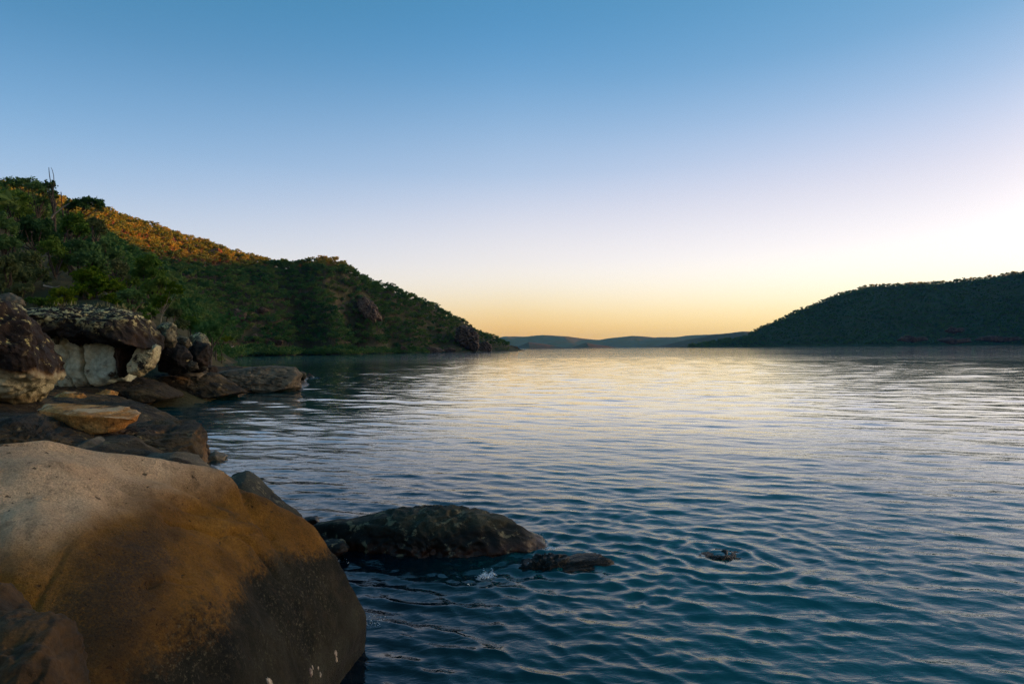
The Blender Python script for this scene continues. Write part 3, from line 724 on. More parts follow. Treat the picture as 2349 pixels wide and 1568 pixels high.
# the large foreground boulder: a smooth dome that falls steeply to the water
def dome_rock(name, plan, prof, centre, mat, label, amp, seed, nphi=860, nt=240, creases=(), cracks=(), parent=None):
    pl = np.array(plan + plan[:1], float)
    t = np.linspace(0, 1, 60, endpoint=False)[:, None]
    B = np.concatenate([a + t * (b - a) for a, b in zip(pl[:-1], pl[1:])]) - centre
    ph = np.arctan2(B[:, 1], B[:, 0]); r = np.hypot(B[:, 0], B[:, 1]); o = np.argsort(ph); ph, r = ph[o], r[o]
    f = np.linspace(-np.pi, np.pi, nphi, endpoint=False)
    R = np.interp(f, np.concatenate([ph - 2 * np.pi, ph, ph + 2 * np.pi]), np.tile(r, 3))
    k = np.hanning(17); k /= k.sum(); R = np.convolve(np.concatenate([R[-8:], R, R[:8]]), k, 'valid')
    pr = np.array(prof, float); tt = np.linspace(0, 1, nt)
    seg = np.hypot(np.diff(pr[:, 0]), np.diff(pr[:, 1])); ss = np.append(0, np.cumsum(seg)); ss /= ss[-1]
    d = np.interp(tt, ss, pr[:, 0]); z = np.interp(tt, ss, pr[:, 1])
    k2 = np.hanning(13); k2 /= k2.sum()
    d = np.convolve(np.concatenate([np.full(6, d[0]), d, np.full(6, d[-1])]), k2, 'valid'); z = np.convolve(np.concatenate([np.full(6, z[0]), z, np.full(6, z[-1])]), k2, 'valid')
    dm = pr[-1, 0]
    D, FF = np.meshgrid(d, f, indexing='ij'); RR = np.broadcast_to(R, D.shape)
    frac = np.where(D < dm * .999, (RR - D * np.minimum(1, RR / dm * .98)) / RR, 0.02)
    frac = np.clip(frac, .001, 1.3)
    X = centre[0] + np.cos(FF) * RR * frac; Y = centre[1] + np.sin(FF) * RR * frac; Z = np.broadcast_to(z[:, None], D.shape).copy()
    P = np.stack([X, Y, Z], -1).reshape(-1, 3)
    N = np.stack([np.cos(FF) * .6, np.sin(FF) * .6, np.full_like(D, .8)], -1).reshape(-1, 3)
    h = amp * (fbm(P, .55, 3, .5, seed) * 1.0 + .35 * fbm(P, 1.7, 3, .5, seed + 4) + .10 * fbm(P, 6, 3, .5, seed + 8))
    for (a, b, w, dep) in creases:                       # shallow furrows along a plan line
        a, b = np.array(a), np.array(b); ab = b - a; q = np.clip(((P[:, :2] - a) @ ab) / (ab @ ab), 0, 1)
        dist = np.hypot(*(P[:, :2] - a - q[:, None] * ab + .08 * fbm(P, 1.6, 2)[:, None]).T); h -= dep * np.exp(-(dist / w) ** 2) * np.minimum(1, 6 * np.minimum(q, 1 - q) + .2)
    P = P + N * h[:, None]
    front = P[:, 1] < 6.2
    for (line, w, dep) in cracks:                        # fissures, laid on the surface along sight lines
        pts3 = []
        for (u, v) in line:
            d = ray(u, v); d = d / np.linalg.norm(d); a = P - CAM; t = a @ d; off = np.linalg.norm(a - t[:, None] * d, axis=1)
            near = np.where(front & (off < .05))[0]
            if len(near): pts3.append(P[near[np.argmin(t[near])]])
        best = np.full(len(P), 9.0); wob = .02 * fbm(P, 6, 3)
        for a, b in zip(pts3[:-1], pts3[1:]):
            ab = b - a; t = np.clip(((P - a) @ ab) / (ab @ ab), 0, 1); best = np.minimum(best, np.linalg.norm(P - a - t[:, None] * ab, axis=1))
        P = P - N * (dep * np.exp(-((best + wob) / w) ** 2) * (.6 + .8 * np.clip(fbm(P, 2.5, 2, off=4) + .4, 0, 1)))[:, None]
    q = grid_quads(nt, nphi, wrap=True)
    n = len(P); P = np.vstack([P, [[centre[0], centre[1], P[-nphi:, 2].mean()]]]); b0 = (nt - 1) * nphi
    T = np.stack([b0 + np.arange(nphi), b0 + np.roll(np.arange(nphi), -1), np.full(nphi, n)], 1)
    o = mesh_np(name, P, q, T, mat, True, parent, (centre[0], centre[1], 0)); tag(o, label, 'boulder'); return o

PLAN = [(-1.50,5.80),(-1.58,5.1),(-1.65,4.5),(-1.64,3.6),(-1.72,3.0),(-2.05,2.62),(-2.6,2.5),(-3.6,2.55),(-5,2.8),(-6.2,3.6),(-6.2,5.0),(-5.0,5.55),(-3.6,5.75),(-2.6,5.95),(-1.95,6.1)]
PROF = [(.10,-1.2),(.06,-.3),(-.02,.12),(-.04,.35),(.06,.60),(.22,.94),(.48,1.30),(.85,1.62),(1.3,1.92),(1.9,2.18),(2.6,2.33)]
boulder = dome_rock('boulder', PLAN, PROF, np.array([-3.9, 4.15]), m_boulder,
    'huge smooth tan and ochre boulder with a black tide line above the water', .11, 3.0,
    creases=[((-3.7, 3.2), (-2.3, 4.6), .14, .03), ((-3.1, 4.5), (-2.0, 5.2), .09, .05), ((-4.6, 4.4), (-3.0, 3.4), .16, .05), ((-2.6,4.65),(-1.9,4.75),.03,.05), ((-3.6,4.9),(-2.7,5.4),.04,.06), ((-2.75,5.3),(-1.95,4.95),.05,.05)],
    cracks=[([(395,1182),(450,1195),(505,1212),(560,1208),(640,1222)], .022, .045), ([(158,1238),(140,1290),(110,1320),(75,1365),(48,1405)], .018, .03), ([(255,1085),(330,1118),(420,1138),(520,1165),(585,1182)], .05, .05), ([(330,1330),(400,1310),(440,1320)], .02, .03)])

# ------------------------------------------------------------------ rock platform along the left shore
WL = [(700,1235),(640,1200),(560,1165),(505,1120),(482,1080),(474,1058),(462,1030),(430,985),(395,962),(345,951),(326,944),(345,932),(385,923),(480,913),(560,904),(610,899),(650,896),(690,893),(702,880),(700,862)]
poly = [tuple(on_z(u, v)[:2]) for u, v in WL] + [(-21, 62), (-28, 66), (-95, 66), (-95, 4), (-7, 4), (-4.2, 6.2)]
poly = np.array(poly)
def poly_dist(P):
    d = np.full(len(P), 1e9); ins = np.zeros(len(P), bool)
    for a, b in zip(poly, np.roll(poly, -1, 0)):
        ab = b - a; t = np.clip(((P - a) @ ab) / (ab @ ab), 0, 1); d = np.minimum(d, np.hypot(*(P - a - t[:, None] * ab).T))
        c = (a[1] > P[:, 1]) != (b[1] > P[:, 1]); xi = a[0] + (P[:, 1] - a[1]) / np.where(b[1] == a[1], 1e-9, b[1] - a[1]) * ab[0]; ins ^= c & (P[:, 0] < xi)
    return np.where(ins, d, -d)
def platform_z(P2):
    P3 = np.stack([P2[:, 0], P2[:, 1], 0 * P2[:, 0]], 1)
    d = poly_dist(P2) + .35 * fbm(P3, .8, 3)
    z = np.where(d > 0, 1.0 * (1 - np.exp(-d / .9)) + .045 * d, d * .9)
    a = np.clip(d / .8, 0, 1)
    z = z + a * (.30 * ridged(P3, .22, 4, 3.0) - .15 + .18 * fbm(P3, .5, 4) - .10 * np.abs(fbm(P3, 1.4, 3)))
    z = np.maximum(z, -1.2)
    return z
px_ = np.concatenate([np.linspace(-90, -47, 60), np.linspace(-46, -3.0, 330)]); py_ = np.geomspace(6, 64, 360)
a_, b_ = np.meshgrid(px_, py_, indexing='ij'); P2 = np.stack([a_.ravel(), b_.ravel()], 1)
tag(mesh_np('rock_platform', np.column_stack([P2, platform_z(P2)]), grid_quads(390, 360), None, m_shelf), 'low dark wave cut rock platform along the left shore', None, None, 'structure')

R = outline_rock
# boulders and ledges, near to far
R('rock', [(-120,1452),(0,1448),(40,1446),(110,1450),(146,1472),(166,1520),(178,1600),(185,1800),(0,1800),(-120,1800)], 1.75, .25, m_brown, 'small ochre rock in the bottom left corner in front of the large boulder', 'rock', 31, 6, .5, .08, 1.5, cuts=3)
R('rock', [(-150,1335),(0,1362),(35,1400),(78,1460),(125,1545),(185,1680),(210,1850),(-150,1850)], 2.12, .22, m_brown, 'brown rock wedged between the large boulder and the small corner rock', 'rock', 33, 6, .5, .06, 1.2, cuts=3)
R('rock', [(470,1092),(500,1084),(535,1086),(575,1112),(612,1152),(655,1188),(690,1215),(720,1290),(600,1330),(480,1250)], 8.6, 1.1, m_wet, 'dark rock ledge sloping into the water just behind the large ochre boulder', 'rock', 35, 5, .6, .05, 1.2)
R('boulder', [(706,1208),(760,1198),(830,1190),(900,1176),(960,1168),(1030,1166),(1100,1172),(1150,1185),(1200,1207),(1240,1232),(1266,1254),(1276,1280),(1220,1330),(1000,1350),(820,1340),(745,1290),(722,1240)], 8.85, .62, m_wet,
  'long low weedy boulder rising from the water right of the ochre boulder', 'boulder', 37, 6, .74, .075, 1.6, cuts=4, rid=.6)
for k, (u, v, r, Y, l) in enumerate([(742,1232,34,8.9,'small dark rock touching the left end of the weedy boulder'),(700,1222,22,9.3,'small rock in the gap between the ochre boulder and the weedy boulder'),(728,1262,24,8.3,'pale wet stone at the near left foot of the weedy boulder'),(768,1255,26,8.3,'dark stone half sunk under the left flank of the weedy boulder'),(715,1195,16,9.8,'flat dark stone awash behind the gap beside the weedy boulder')]):
    R('rock', [(u + r * 1.3 * math.cos(a) * q, v + r * .75 * math.sin(a) * q) for a, q in zip(np.linspace(0, 6.0, 9), [1,.85,1.1,.9,1,1.15,.9,1,.85])], Y, r * 1.2 / F * Y, m_grey if k == 2 else m_wet, l, 'rock', 41 + k, 4, .7, .12, 1.5)
R('rock', [(1085,1326),(1150,1305),(1200,1288),(1270,1277),(1330,1284),(1375,1272),(1412,1290),(1405,1318),(1330,1336),(1240,1342),(1150,1355)], 7.95, .34, m_weed, 'low seaweed covered rock awash in front of the weedy boulder', 'rock', 51, 5, .75, .22, 1.2, rid=.7)
R('rock', [(1540,1290),(1590,1276),(1640,1269),(1690,1271),(1745,1279),(1790,1293),(1680,1315),(1600,1312)], 8.25, .35, m_weed, 'barely showing drowned rock ringed by ripples, alone in the water', 'rock', 52, 5, .75, .15, 1.2)
R('rock', [(468,1048),(478,1036),(505,1035),(522,1045),(515,1058),(480,1062)], 15.9, .3, m_grey, 'flat grey stone sticking out of the water beside the dark shelf block', 'rock', 53, 4, .7, .08)
R('rock', [(295,1058),(340,1042),(400,1040),(445,1046),(478,1075),(490,1110),(400,1130),(300,1110)], 11.6, .8, m_grey, 'grey brown rock showing above the top edge of the ochre boulder', 'rock', 54, 5, .6, .06)
R('rock', [(185,1005),(215,1003),(250,1022),(295,1048),(300,1085),(180,1085),(140,1060)], 12.2, .8, m_grey, 'smooth grey wedge of rock between the dark shelf and the ochre boulder', 'rock', 55, 5, .6, .05)
R('rock_ledge', [(-80,965),(0,962),(60,955),(130,985),(190,1004),(240,1040),(270,1075),(100,1090),(-80,1080)], 12.6, 1.6, m_shelf, 'dark layered rock ledge at the left edge below the orange slab', 'rock', 56, 6, .6, .09, 1.4, rid=.7, strat=1.5)
R('rock_ledge', [(225,1010),(262,978),(300,962),(365,949),(415,960),(452,979),(466,1005),(472,1040),(480,1085),(400,1110),(290,1090),(240,1045)], 15.2, 1.9, m_shelf, 'dark block of shelf rock standing at the water right of the orange slab', 'rock', 57, 6, .55, .07, 1.3, rid=.7, strat=1.2)
hull_rock('slab', [(153,951,13.3),(200,953,13.25),(247,957,13.3),(300,960,13.5),(102,923,14.9),(150,924,15.0),(238,930,15.0),(300,933,14.8),(326,946,14.2),(313,966,13.8),
    (176,1000,13.5),(228,996,13.4),(283,984,13.6),(82,940,14.5),(104,963,14.3),(140,985,14.6),(250,985,15.0)], m_slab, 'angular orange sandstone slab tilted on the dark shelf', 'slab', 58, .045)
R('rock_ledge', [(490,850),(520,839),(580,837),(640,840),(676,842),(692,858),(686,880),(692,893),(650,905),(560,905),(500,895)], 43.5, 3.2, m_grey, 'long rounded grey ledge jutting into the bay at the end of the platform', 'rock', 59, 6, .5, .07, 1.4, rid=.6, strat=1.5)
R('rock', [(683,856),(692,850),(701,856),(703,866),(695,874),(684,872)], 45, .5, m_wet, 'small dark rock off the tip of the long grey ledge', 'rock', 60, 4, .7, .1)
R('rock', [(562,902),(569,897),(577,901),(576,907),(564,907)], 40.5, .25, m_wet, 'tiny dark stone in the water below the long grey ledge', 'rock', 61, 3, .7, .1)
R('rock_ledge', [(345,862),(380,848),(440,846),(500,858),(545,875),(565,905),(500,925),(400,925),(340,900)], 37, 2.6, m_shelf, 'humped dark ledge between the cream buttress and the long grey ledge', 'rock', 62, 6, .6, .08, 1.3, rid=.6)
R('rock_ledge', [(205,893),(260,868),(320,866),(370,880),(420,905),(400,930),(260,930),(180,920)], 31.5, 2.4, m_shelf, 'dark ledge at the foot of the pale hollow beside the still pool', 'rock', 63, 6, .6, .08, 1.3, rid=.6)
R('rock', [(405,858),(425,847),(448,848),(470,858),(460,870),(415,870)], 36.2, .8, m_grey, 'smooth pale rounded rock under the dark rubble', 'rock', 64, 4, .7, .05)
R('rock', [(465,850),(478,838),(494,838),(500,850),(494,862),(468,862)], 40, .8, m_cap, 'black knob of rock at the landward end of the long grey ledge', 'rock', 65, 4, .7, .1)

def thing(name, label, cat, loc):
    e = bpy.data.objects.new(name, None); COL.objects.link(e); e.location = loc; e.empty_display_size = .5; tag(e, label, cat); return e
# near left boulder: black upper block undercut by a cream hollow
e = thing('undercut_boulder', 'huge black boulder at the left edge with a cream hollow underneath', 'boulder', (0, 0, 0))
R('block', [(-110,700),(-60,684),(0,688),(40,704),(80,738),(104,786),(120,836),(127,868),(110,882),(92,899),(62,928),(25,925),(0,920),(-60,930),(-110,930)], 19.0, 2.2, m_undercut, None, None, 71, 6, .55, .07, 2.0, parent=e, cuts=3, lean=-.55)
# cliff with the pale hollow
e = thing('rock_cliff', 'low cliff with a black lichen topped brow over a pale blue grey hollow', 'cliff', (0, 0, 0))
R('brow', [(40,735),(62,712),(110,700),(180,697),(250,704),(302,714),(336,738),(360,772),(368,800),(350,806),(325,795),(290,800),(240,783),(200,792),(170,770),(130,776),(98,792),(60,790)], 31.0, 3.4, m_cap, None, None, 73, 6, .5, .12, 1.5, parent=e, rid=.4)
R('hollow_wall', [(88,772),(140,752),(200,752),(256,765),(308,780),(318,830),(305,872),(262,886),(190,892),(130,888),(104,858),(94,815)], 31.9, 2.0, m_pale, None, None, 74, 6, .42, .08, .8, parent=e, cuts=2, rid=.5, cracks=[(172, .06, .35), (246, .07, .45), (140, .05, .2), (208, .05, .2)])
R('hollow_floor', [(95,878),(140,868),(230,868),(300,862),(330,870),(270,890),(180,897),(110,896)], 32.2, 1.2, m_pale, None, None, 78, 5, .6, .05, parent=e)
R('pillar', [(270,780),(318,785),(322,802),(305,835),(296,858),(282,872),(274,850),(268,815)], 30.9, 1.2, m_cap, None, None, 79, 5, .55, .08, parent=e)
R('buttress', [(326,790),(345,786),(366,795),(364,815),(352,842),(325,860),(290,866),(298,838),(312,812)], 30.0, 1.0, m_cream, None, None, 80, 6, .36, .08, 1.6, parent=e, cuts=4, rid=.6)
R('fallen_edge', [(125,742),(134,736),(140,760),(136,790),(126,790)], 30.0, .4, m_lichen, None, None, 81, 4, .6, .1, parent=e)
# blocks right of the cliff
for k, (pts, Y, th, mt, l) in enumerate([
    ([(360,752),(378,743),(396,741),(404,752),(403,778),(400,796),(372,800),(360,780)], 34.0, 1.1, m_lichen, 'square cream and grey lichen covered block standing above the black rubble'),
    ([(362,805),(395,786),(425,795),(440,815),(430,850),(400,856),(366,850)], 34.5, 1.6, m_cap, 'black broken rock right of the cream buttress'),
    ([(425,800),(450,780),(476,792),(483,812),(476,842),(450,855),(428,848)], 36.5, 1.6, m_cap, 'black broken rock at the seaward end of the rubble'),
    ([(395,786),(412,772),(432,776),(440,792),(425,802),(402,800)], 35.2, .9, m_lichen, 'pale lichen streaked rock in the middle of the rubble top'),
    ([(438,772),(456,762),(474,772),(482,790),(474,800),(446,798)], 37.2, .9, m_lichen, 'pale lichen streaked rock on top of the seaward end of the rubble'),
    ([(330,745),(345,735),(356,745),(358,765),(344,770)], 33.2, .8, m_lichen, 'narrow weathered rock leaning at the shoulder of the cliff'),
    ([(-30,705),(10,694),(45,698),(60,712),(40,728),(-30,730)], 27, 1.4, m_lichen, 'lichen covered rock on top between the left boulder and the cliff'),
    ([(-20,680),(20,672),(50,684),(58,700),(20,708),(-20,704)], 33, 1.2, m_grey, 'brown weathered rock among the scrub above the left boulder'),
    ([(420,835),(436,826),(452,832),(456,846),(436,852)], 34, .5, m_grey, 'pale stone lodged low in the black rubble'),
    ([(448,832),(462,826),(476,834),(476,848),(456,850)], 36, .5, m_grey, 'grey stone lodged low at the seaward end of the rubble'),
    ([(120,912),(150,898),(190,902),(205,915),(160,925)], 24.0, .8, m_slab, 'orange stained low rock behind the tilted orange slab'),
    ([(215,905),(245,893),(272,900),(268,912),(230,915)], 29.0, .7, m_slab, 'orange stained stone on the dark ledge under the pale hollow'),
]):
    gh = np.random.default_rng(500 + k)
    hull_rock('rock', [(u, v, Y - th * gh.uniform(.3, .7)) for u, v in pts] + [(u, v, Y + th * gh.uniform(.2, .7)) for u, v in pts] + [(np.mean([q[0] for q in pts]) + gh.uniform(-8, 8), np.mean([q[1] for q in pts]) + gh.uniform(-5, 5), Y - th)], mt, l, 'rock', 85 + k, .09)
R('shore_rock', [(474,816),(488,806),(500,801),(508,806),(520,797),(532,793),(540,800),(552,812),(560,818),(520,824),(478,824)], 300, 8, m_beach, 'pink and white rock outcrop on the waterline before the headland', 'rock', 100, 5, .6, .12, 1.4, rid=.7)
# outcrops on the left headland
def hill_hit(u, v, Y0):
    Ys = np.geomspace(150, 800, 700); P = np.array([at(u, v, y) for y in Ys]); h = hill_z(np.full(700, float(u)), Ys)
    i = np.argmax(P[:, 2] < h); return Ys[i] if i > 0 else Y0
for k, (pts, Y, th, l) in enumerate([
    ([(818,690),(835,680),(855,692),(868,712),(874,738),(862,745),(846,735),(828,722)], 500, 9, 'reddish rock cliff high on the headland below the spur'),
    ([(1048,752),(1065,744),(1084,752),(1096,770),(1098,798),(1080,806),(1062,800),(1044,785)], 640, 9, 'dark domed rock cliff above the water near the tip of the headland'),
    ([(1098,785),(1115,782),(1128,792),(1128,806),(1100,808)], 670, 6, 'pale boulder on the waterline beside the domed cliff'),
    ([(1130,795),(1160,790),(1190,795),(1200,802),(1160,806),(1130,806)], 745, 10, 'low dark rocks forming the very tip of the headland'),
    ([(520,715),(545,708),(565,716),(562,735),(530,738)], 372, 5, 'brown rock shelf among trees low on the hillside'),
    ([(568,706),(600,703),(618,712),(600,720),(572,718)], 380, 4, 'thin purple brown rock band on the lower hillside'),
    ([(575,770),(585,764),(592,772),(590,784),(578,784)], 345, 3, 'single grey boulder among the trees above the mangroves'),
    ([(595,778),(625,773),(650,782),(645,792),(600,790)], 365, 4, 'grey rock slab above the mangroves'),
    ([(915,800),(925,792),(935,800),(938,809),(915,810)], 545, 3, 'pale pointed rock on the headland shore'),
    ([(960,803),(985,795),(1010,798),(1022,806),(990,811),(960,811)], 590, 5, 'banded brown rocks on the headland shore left of the domed cliff'),
    ([(1010,802),(1030,796),(1046,801),(1046,808),(1015,809)], 625, 5, 'pinkish rock ledge on the shore at the foot of the domed cliff'),
    ([(895,803),(905,799),(912,806),(898,811)], 530, 2.5, 'small pale rock at the water before the headland'),
    ([(480,575),(500,570),(515,582),(505,600),(485,598)], 478, 4, 'brown rock face high on the hillside under the sunlit trees'),
]):
    if k != 3: Y = hill_hit(np.mean([q[0] for q in pts]), max(q[1] for q in pts) - 4, Y) + th * .15
    R('rock_outcrop', pts, Y, th, m_cliff, l, 'rock', 110 + k, 5, .5, .2, 1.8, rid=.75)
for k, (u0, u1, v, Y, l) in enumerate([(2055,2130,772,1420,'brown rocks along the shore of the right hill'),(2140,2230,776,1400,'long reddish rock shelf on the shore of the right hill'),(2235,2349,772,1390,'reddish rock shelf on the shore at the right edge of the picture'),(2165,2215,752,1450,'grey rock face in the trees above the right shore')]):
    m = (u0 + u1) / 2; R('rock_outcrop', [(u0, v + 8), (u0 + 12, v), (m - 10, v - 4), (m + 8, v + 2), (u1 - 8, v - 2), (u1, v + 8), (m, v + 13)], Y, 12, m_cliff, l, 'rock', 130 + k, 5, .6, .2, 1.4, rid=.7)

# ------------------------------------------------------------------ trees and shrubs above the shore rocks
def gz(u, Y): return float(hill_z(np.array([float(u)]), np.array([float(Y)]))[0])
L_dark = leaf_mat('dark_gum_leaves', [(.034,.080,.030), (.070,.135,.044), (.115,.19,.06)], .45, .5)
L_mid = leaf_mat('gum_leaves', [(.042,.092,.018), (.088,.155,.026), (.15,.21,.038)], .45, .5)
L_grey = leaf_mat('grey_green_leaves', [(.045,.066,.028), (.085,.108,.042), (.13,.145,.06)], .4, .5)
L_bright = leaf_mat('bright_leaves', [(.040,.080,.006), (.080,.130,.010), (.130,.170,.016)], .4, .6)
bark = plain_mat('dark_bark', (.03,.022,.015), (.09,.07,.05), 3)
bark_pale = plain_mat('pale_bark', (.16,.13,.10), (.34,.30,.24), 3)
def near_tree(lobes, Y, base, mat, label, seed, n=2600, size=.27, bk=None, name='tree', cat='tree', rad=.16, trunk=True, droop=.25, flat=.8):
    g = np.random.default_rng(seed); sc_ = Y / F; L = []
    for (u, v, ru, rv) in lobes:
        p = at(u, v, Y + g.uniform(-1.2, 1.2)); L.append((*p, ru * sc_, (ru + rv) * .5 * sc_, rv * sc_))
    b = at(base[0], base[1], Y); z0 = gz(base[0], Y); b[2] = min(b[2], max(z0, .3)) if trunk else b[2]
    e = bpy.data.objects.new(name, None); COL.objects.link(e); e.location = b; e.empty_display_size = .5; tag(e, label, cat)
    rel = [tuple(np.array(l[:3]) - b) + l[3:] for l in L]
    V, q = leaf_cloud(g, rel, int(n * .85), size, flat=flat, clumps=max(24, n // 40), spread=.155, droop=droop)
    mesh_np('crown', V, q, None, mat, False, e)
    top = max(r[2] for r in rel); ts = []
    fork = np.array([rel[0][0] * .35, 0, max(.6, min(r[2] - r[5] for r in rel) * .75)])
    ts.append(tube([(0, 0, -1.0), (fork[0] * .2 + .1, 0, fork[2] * .5), fork], [rad * 1.2, rad, rad * .8], 7))
    for r in rel:
        for j in range(3):
            t_ = np.array(r[:3]) + g.normal(0, .42, 3) * np.array(r[3:]); m = (fork + t_) / 2 + g.normal(0, .18, 3) * r[3]
            ts.append(tube([fork, m, t_], [rad * .65, rad * .42, rad * .12], 5))
    mesh_np('trunk', *join_tubes(ts), None, bk or bark, True, e); return e
T = near_tree
T([(36,422,34,15),(62,418,26,12),(90,436,30,26),(75,465,26,16),(104,462,20,15)], 74, (112,510), L_dark, 'tall dark gum tree with spreading crown at the top left against the sky', 1, 4600)
T([(114,425,11,14),(122,448,12,16)], 71, (126,500), L_dark, 'slender dark gum tree topped by bare twigs, right of the tall spreading gum', 12, 1100)
T([(32,458,32,28),(52,485,20,26),(12,470,24,30)], 60, (30,545), L_mid, 'rounded mid green tree in front of the tall dark gum at the left edge', 2, 4200, droop=.6)
T([(178,470,26,15),(205,462,26,11),(228,470,14,16),(160,476,18,10)], 66, (137,545), L_dark, 'umbrella shaped dark gum tree leaning over the sunlit slope', 3, 3000)
T([(172,508,24,26),(190,530,18,18),(158,528,16,20)], 58, (160,590), L_mid, 'bushy tree below the umbrella shaped gum', 4, 2800)
T([(220,515,22,18),(230,532,13,14)], 62, (214,570), L_grey, 'small grey green tree right of the bushy tree under the umbrella gum', 5, 1700)
T([(8,520,26,34),(20,560,28,26)], 52, (14,640), L_dark, 'dark tree cut by the left edge of the picture above the scrub', 6, 3200, droop=.5)
T([(84,520,34,30),(110,545,28,26),(62,548,26,22)], 56, (90,600), L_dark, 'broad dark green tree in the middle of the left slope', 7, 4200)
T([(122,572,26,34),(134,610,20,24)], 52, (125,650), L_mid, 'upright leafy tree in front of the broad dark tree', 8, 2600, droop=.6)
T([(182,570,46,26),(206,596,36,26),(160,598,28,22),(225,620,24,20)], 53, (190,655), L_dark, 'wide dark spreading tree left of the upright rounded tree pair', 9, 5200)
T([(60,598,36,28),(45,630,34,30),(80,630,28,28)], 46, (60,690), L_grey, 'large grey green drooping tree above the black boulder', 10, 4600, droop=.7)
T([(10,610,24,30),(6,650,24,24)], 43, (5,700), L_grey, 'grey green bush tree at the left edge above the black boulder', 11, 2400, droop=.6)
T([(205,640,38,30),(240,660,44,26),(262,690,30,22),(186,670,26,24)], 46, (215,712), L_bright, 'wide bright green tree just above the cliff brow', 13, 5600)
T([(272,612,20,24),(284,632,14,16)], 64, (275,665), L_grey, 'narrow grey green tree behind the wide bright green tree', 14, 1500)
T([(342,606,27,26),(330,630,24,20),(358,628,20,20)], 57, (338,700), L_mid, 'tall rounded tree standing clear of the bush right of the bright tree', 15, 3600)
T([(350,664,30,28),(374,650,18,24),(362,690,22,16)], 54, (352,735), L_mid, 'full crowned tree in front of the tall rounded tree', 16, 3400)
T([(396,656,18,12),(406,668,16,14),(386,672,12,10),(374,690,18,14),(358,700,14,12)], 50, (366,733), L_bright, 'small flat crowned tree with a pale forked trunk by the shore', 17, 1500, bk=bark_pale, rad=.035)
T([(140,672,24,18),(150,690,26,16),(126,690,20,14)], 38, (140,712), L_bright, 'bright yellow green shrub growing on top of the cliff', 18, 2600, size=.2, name='shrub', cat='shrub', rad=.07)
T([(300,680,28,22),(318,705,24,18),(285,705,20,16)], 45, (305,735), L_dark, 'dark green bushy tree behind the right end of the cliff brow', 19, 3000)
T([(84,690,22,10),(100,698,18,8)], 37, (90,708), L_mid, 'low green bush on the cliff top left of the yellow green shrub', 20, 1200, size=.18, name='bush', cat='bush', rad=.05)
T([(430,735,22,18),(455,748,26,16),(478,765,20,12)], 60, (450,785), L_mid, 'rounded green shrub above the black rubble', 21, 2600, name='shrub', cat='shrub', rad=.08)
T([(500,768,18,10),(518,778,16,10)], 85, (508,795), L_bright, 'bright green shrub at the waterline behind the rubble', 22, 1400, size=.36, name='shrub', cat='shrub', rad=.08)
T([(400,720,20,16),(415,745,18,14)], 54, (405,765), L_grey, 'olive shrub behind the square lichen covered block', 23, 1800, name='shrub', cat='shrub', rad=.08)
T([(55,660,24,18),(30,672,22,14)], 40, (45,700), L_grey, 'grey scrubby bush among the weathered rocks on the left', 24, 1700, size=.2, name='bush', cat='bush', rad=.06)
T([(345,715,16,14),(332,728,14,10)], 42, (340,745), L_mid, 'small green bush at the shoulder of the cliff', 25, 1000, size=.2, name='bush', cat='bush', rad=.05)
T([(250,585,26,20),(232,560,20,16)], 76, (245,620), L_dark, 'dark tree between the umbrella gum and the sunlit bush', 26, 1700, size=.36)
T([(280,655,24,18),(305,645,18,16)], 72, (290,690), L_mid, 'mid green tree filling the gap left of the tall rounded tree', 27, 1700, size=.36)
T([(0,575,24,22),(30,590,20,16)], 66, (10,620), L_mid, 'leafy tree behind the dark tree at the left edge', 28, 1800, size=.34)
T([(385,700,18,16),(368,712,16,12)], 62, (380,735), L_dark, 'dark shrub behind the pale forked trunk', 29, 1300, name='shrub', cat='shrub', rad=.07)

def bare(name, label, paths, Y, mat, cat='dead tree'):
    b = at(*paths[0][0][0], Y); ts = []
    for pts, r0, r1 in paths:
        P = [at(u, v, Y) - b for u, v in pts]; ts.append(tube(P, np.linspace(r0, r1, len(P)), 6))
    o = mesh_np(name, *join_tubes(ts), None, mat, True); o.location = b; tag(o, label, cat); return o
def bpath(*a): return a
bare('dead_tree', 'thin bare dead tree forking above the slender gum against the sky', [([(117,520),(121,500),(126,480),(124,462),(122,440),(116,418),(113,398),(112,384)], .10, .03), ([(122,440),(124,418),(123,402),(120,390),(117,384)], .05, .02), ([(126,480),(128,470),(127,455)], .07, .03)], 70, bark)
bare('bare_tree', 'short bare dead trunk standing against the sky', [([(146,500),(143,480),(141,462),(140,440)], .09, .05)], 72, bark)
bare('leaning_tree', 'pale dead trunk leaning out over the sunlit bush', [([(118,500),(124,492),(136,482),(150,472),(160,466)], .10, .05)], 64, bark_pale, 'dead trunk')
bare('fallen_branch', 'bare pale branch fallen on the scrub above the left boulder', [([(100,655),(125,660),(145,668),(160,682)], .06, .03), ([(125,660),(138,655)], .03, .015)], 40, bark_pale, 'branch')

# tufts of dry grass along the cliff top
def grass(name, spots, label, mat, n=12, h=.2):
    V, T_ = [], []; g = np.random.default_rng(61)
    for (u, v, Y, r) in spots:
        c = at(u, v, Y)
        for _ in range(n):
            b = c + np.array([g.normal(0, r), g.normal(0, r), 0]); a = g.uniform(0, 6.28); l = h * g.uniform(.6, 1.3); w = .018
            t_ = b + np.array([math.cos(a) * l * .45, math.sin(a) * l * .45, l]); k = len(V)
            s_ = np.array([-math.sin(a), math.cos(a), 0]) * w
            V += [b - s_, b + s_, t_]; T_.append((k, k + 1, k + 2))
    o = mesh_np(name, np.array(V), None, np.array(T_), mat, False); tag(o, label, None, None, 'stuff')
dry = plain_mat('dry_grass', (.16,.13,.05), (.34,.29,.13), 2)
gs = [(float(u), float(v), 30 + rng.uniform(0, 4), .5) for u, v in zip(rng.uniform(60, 330, 12), rng.uniform(698, 716, 12))]
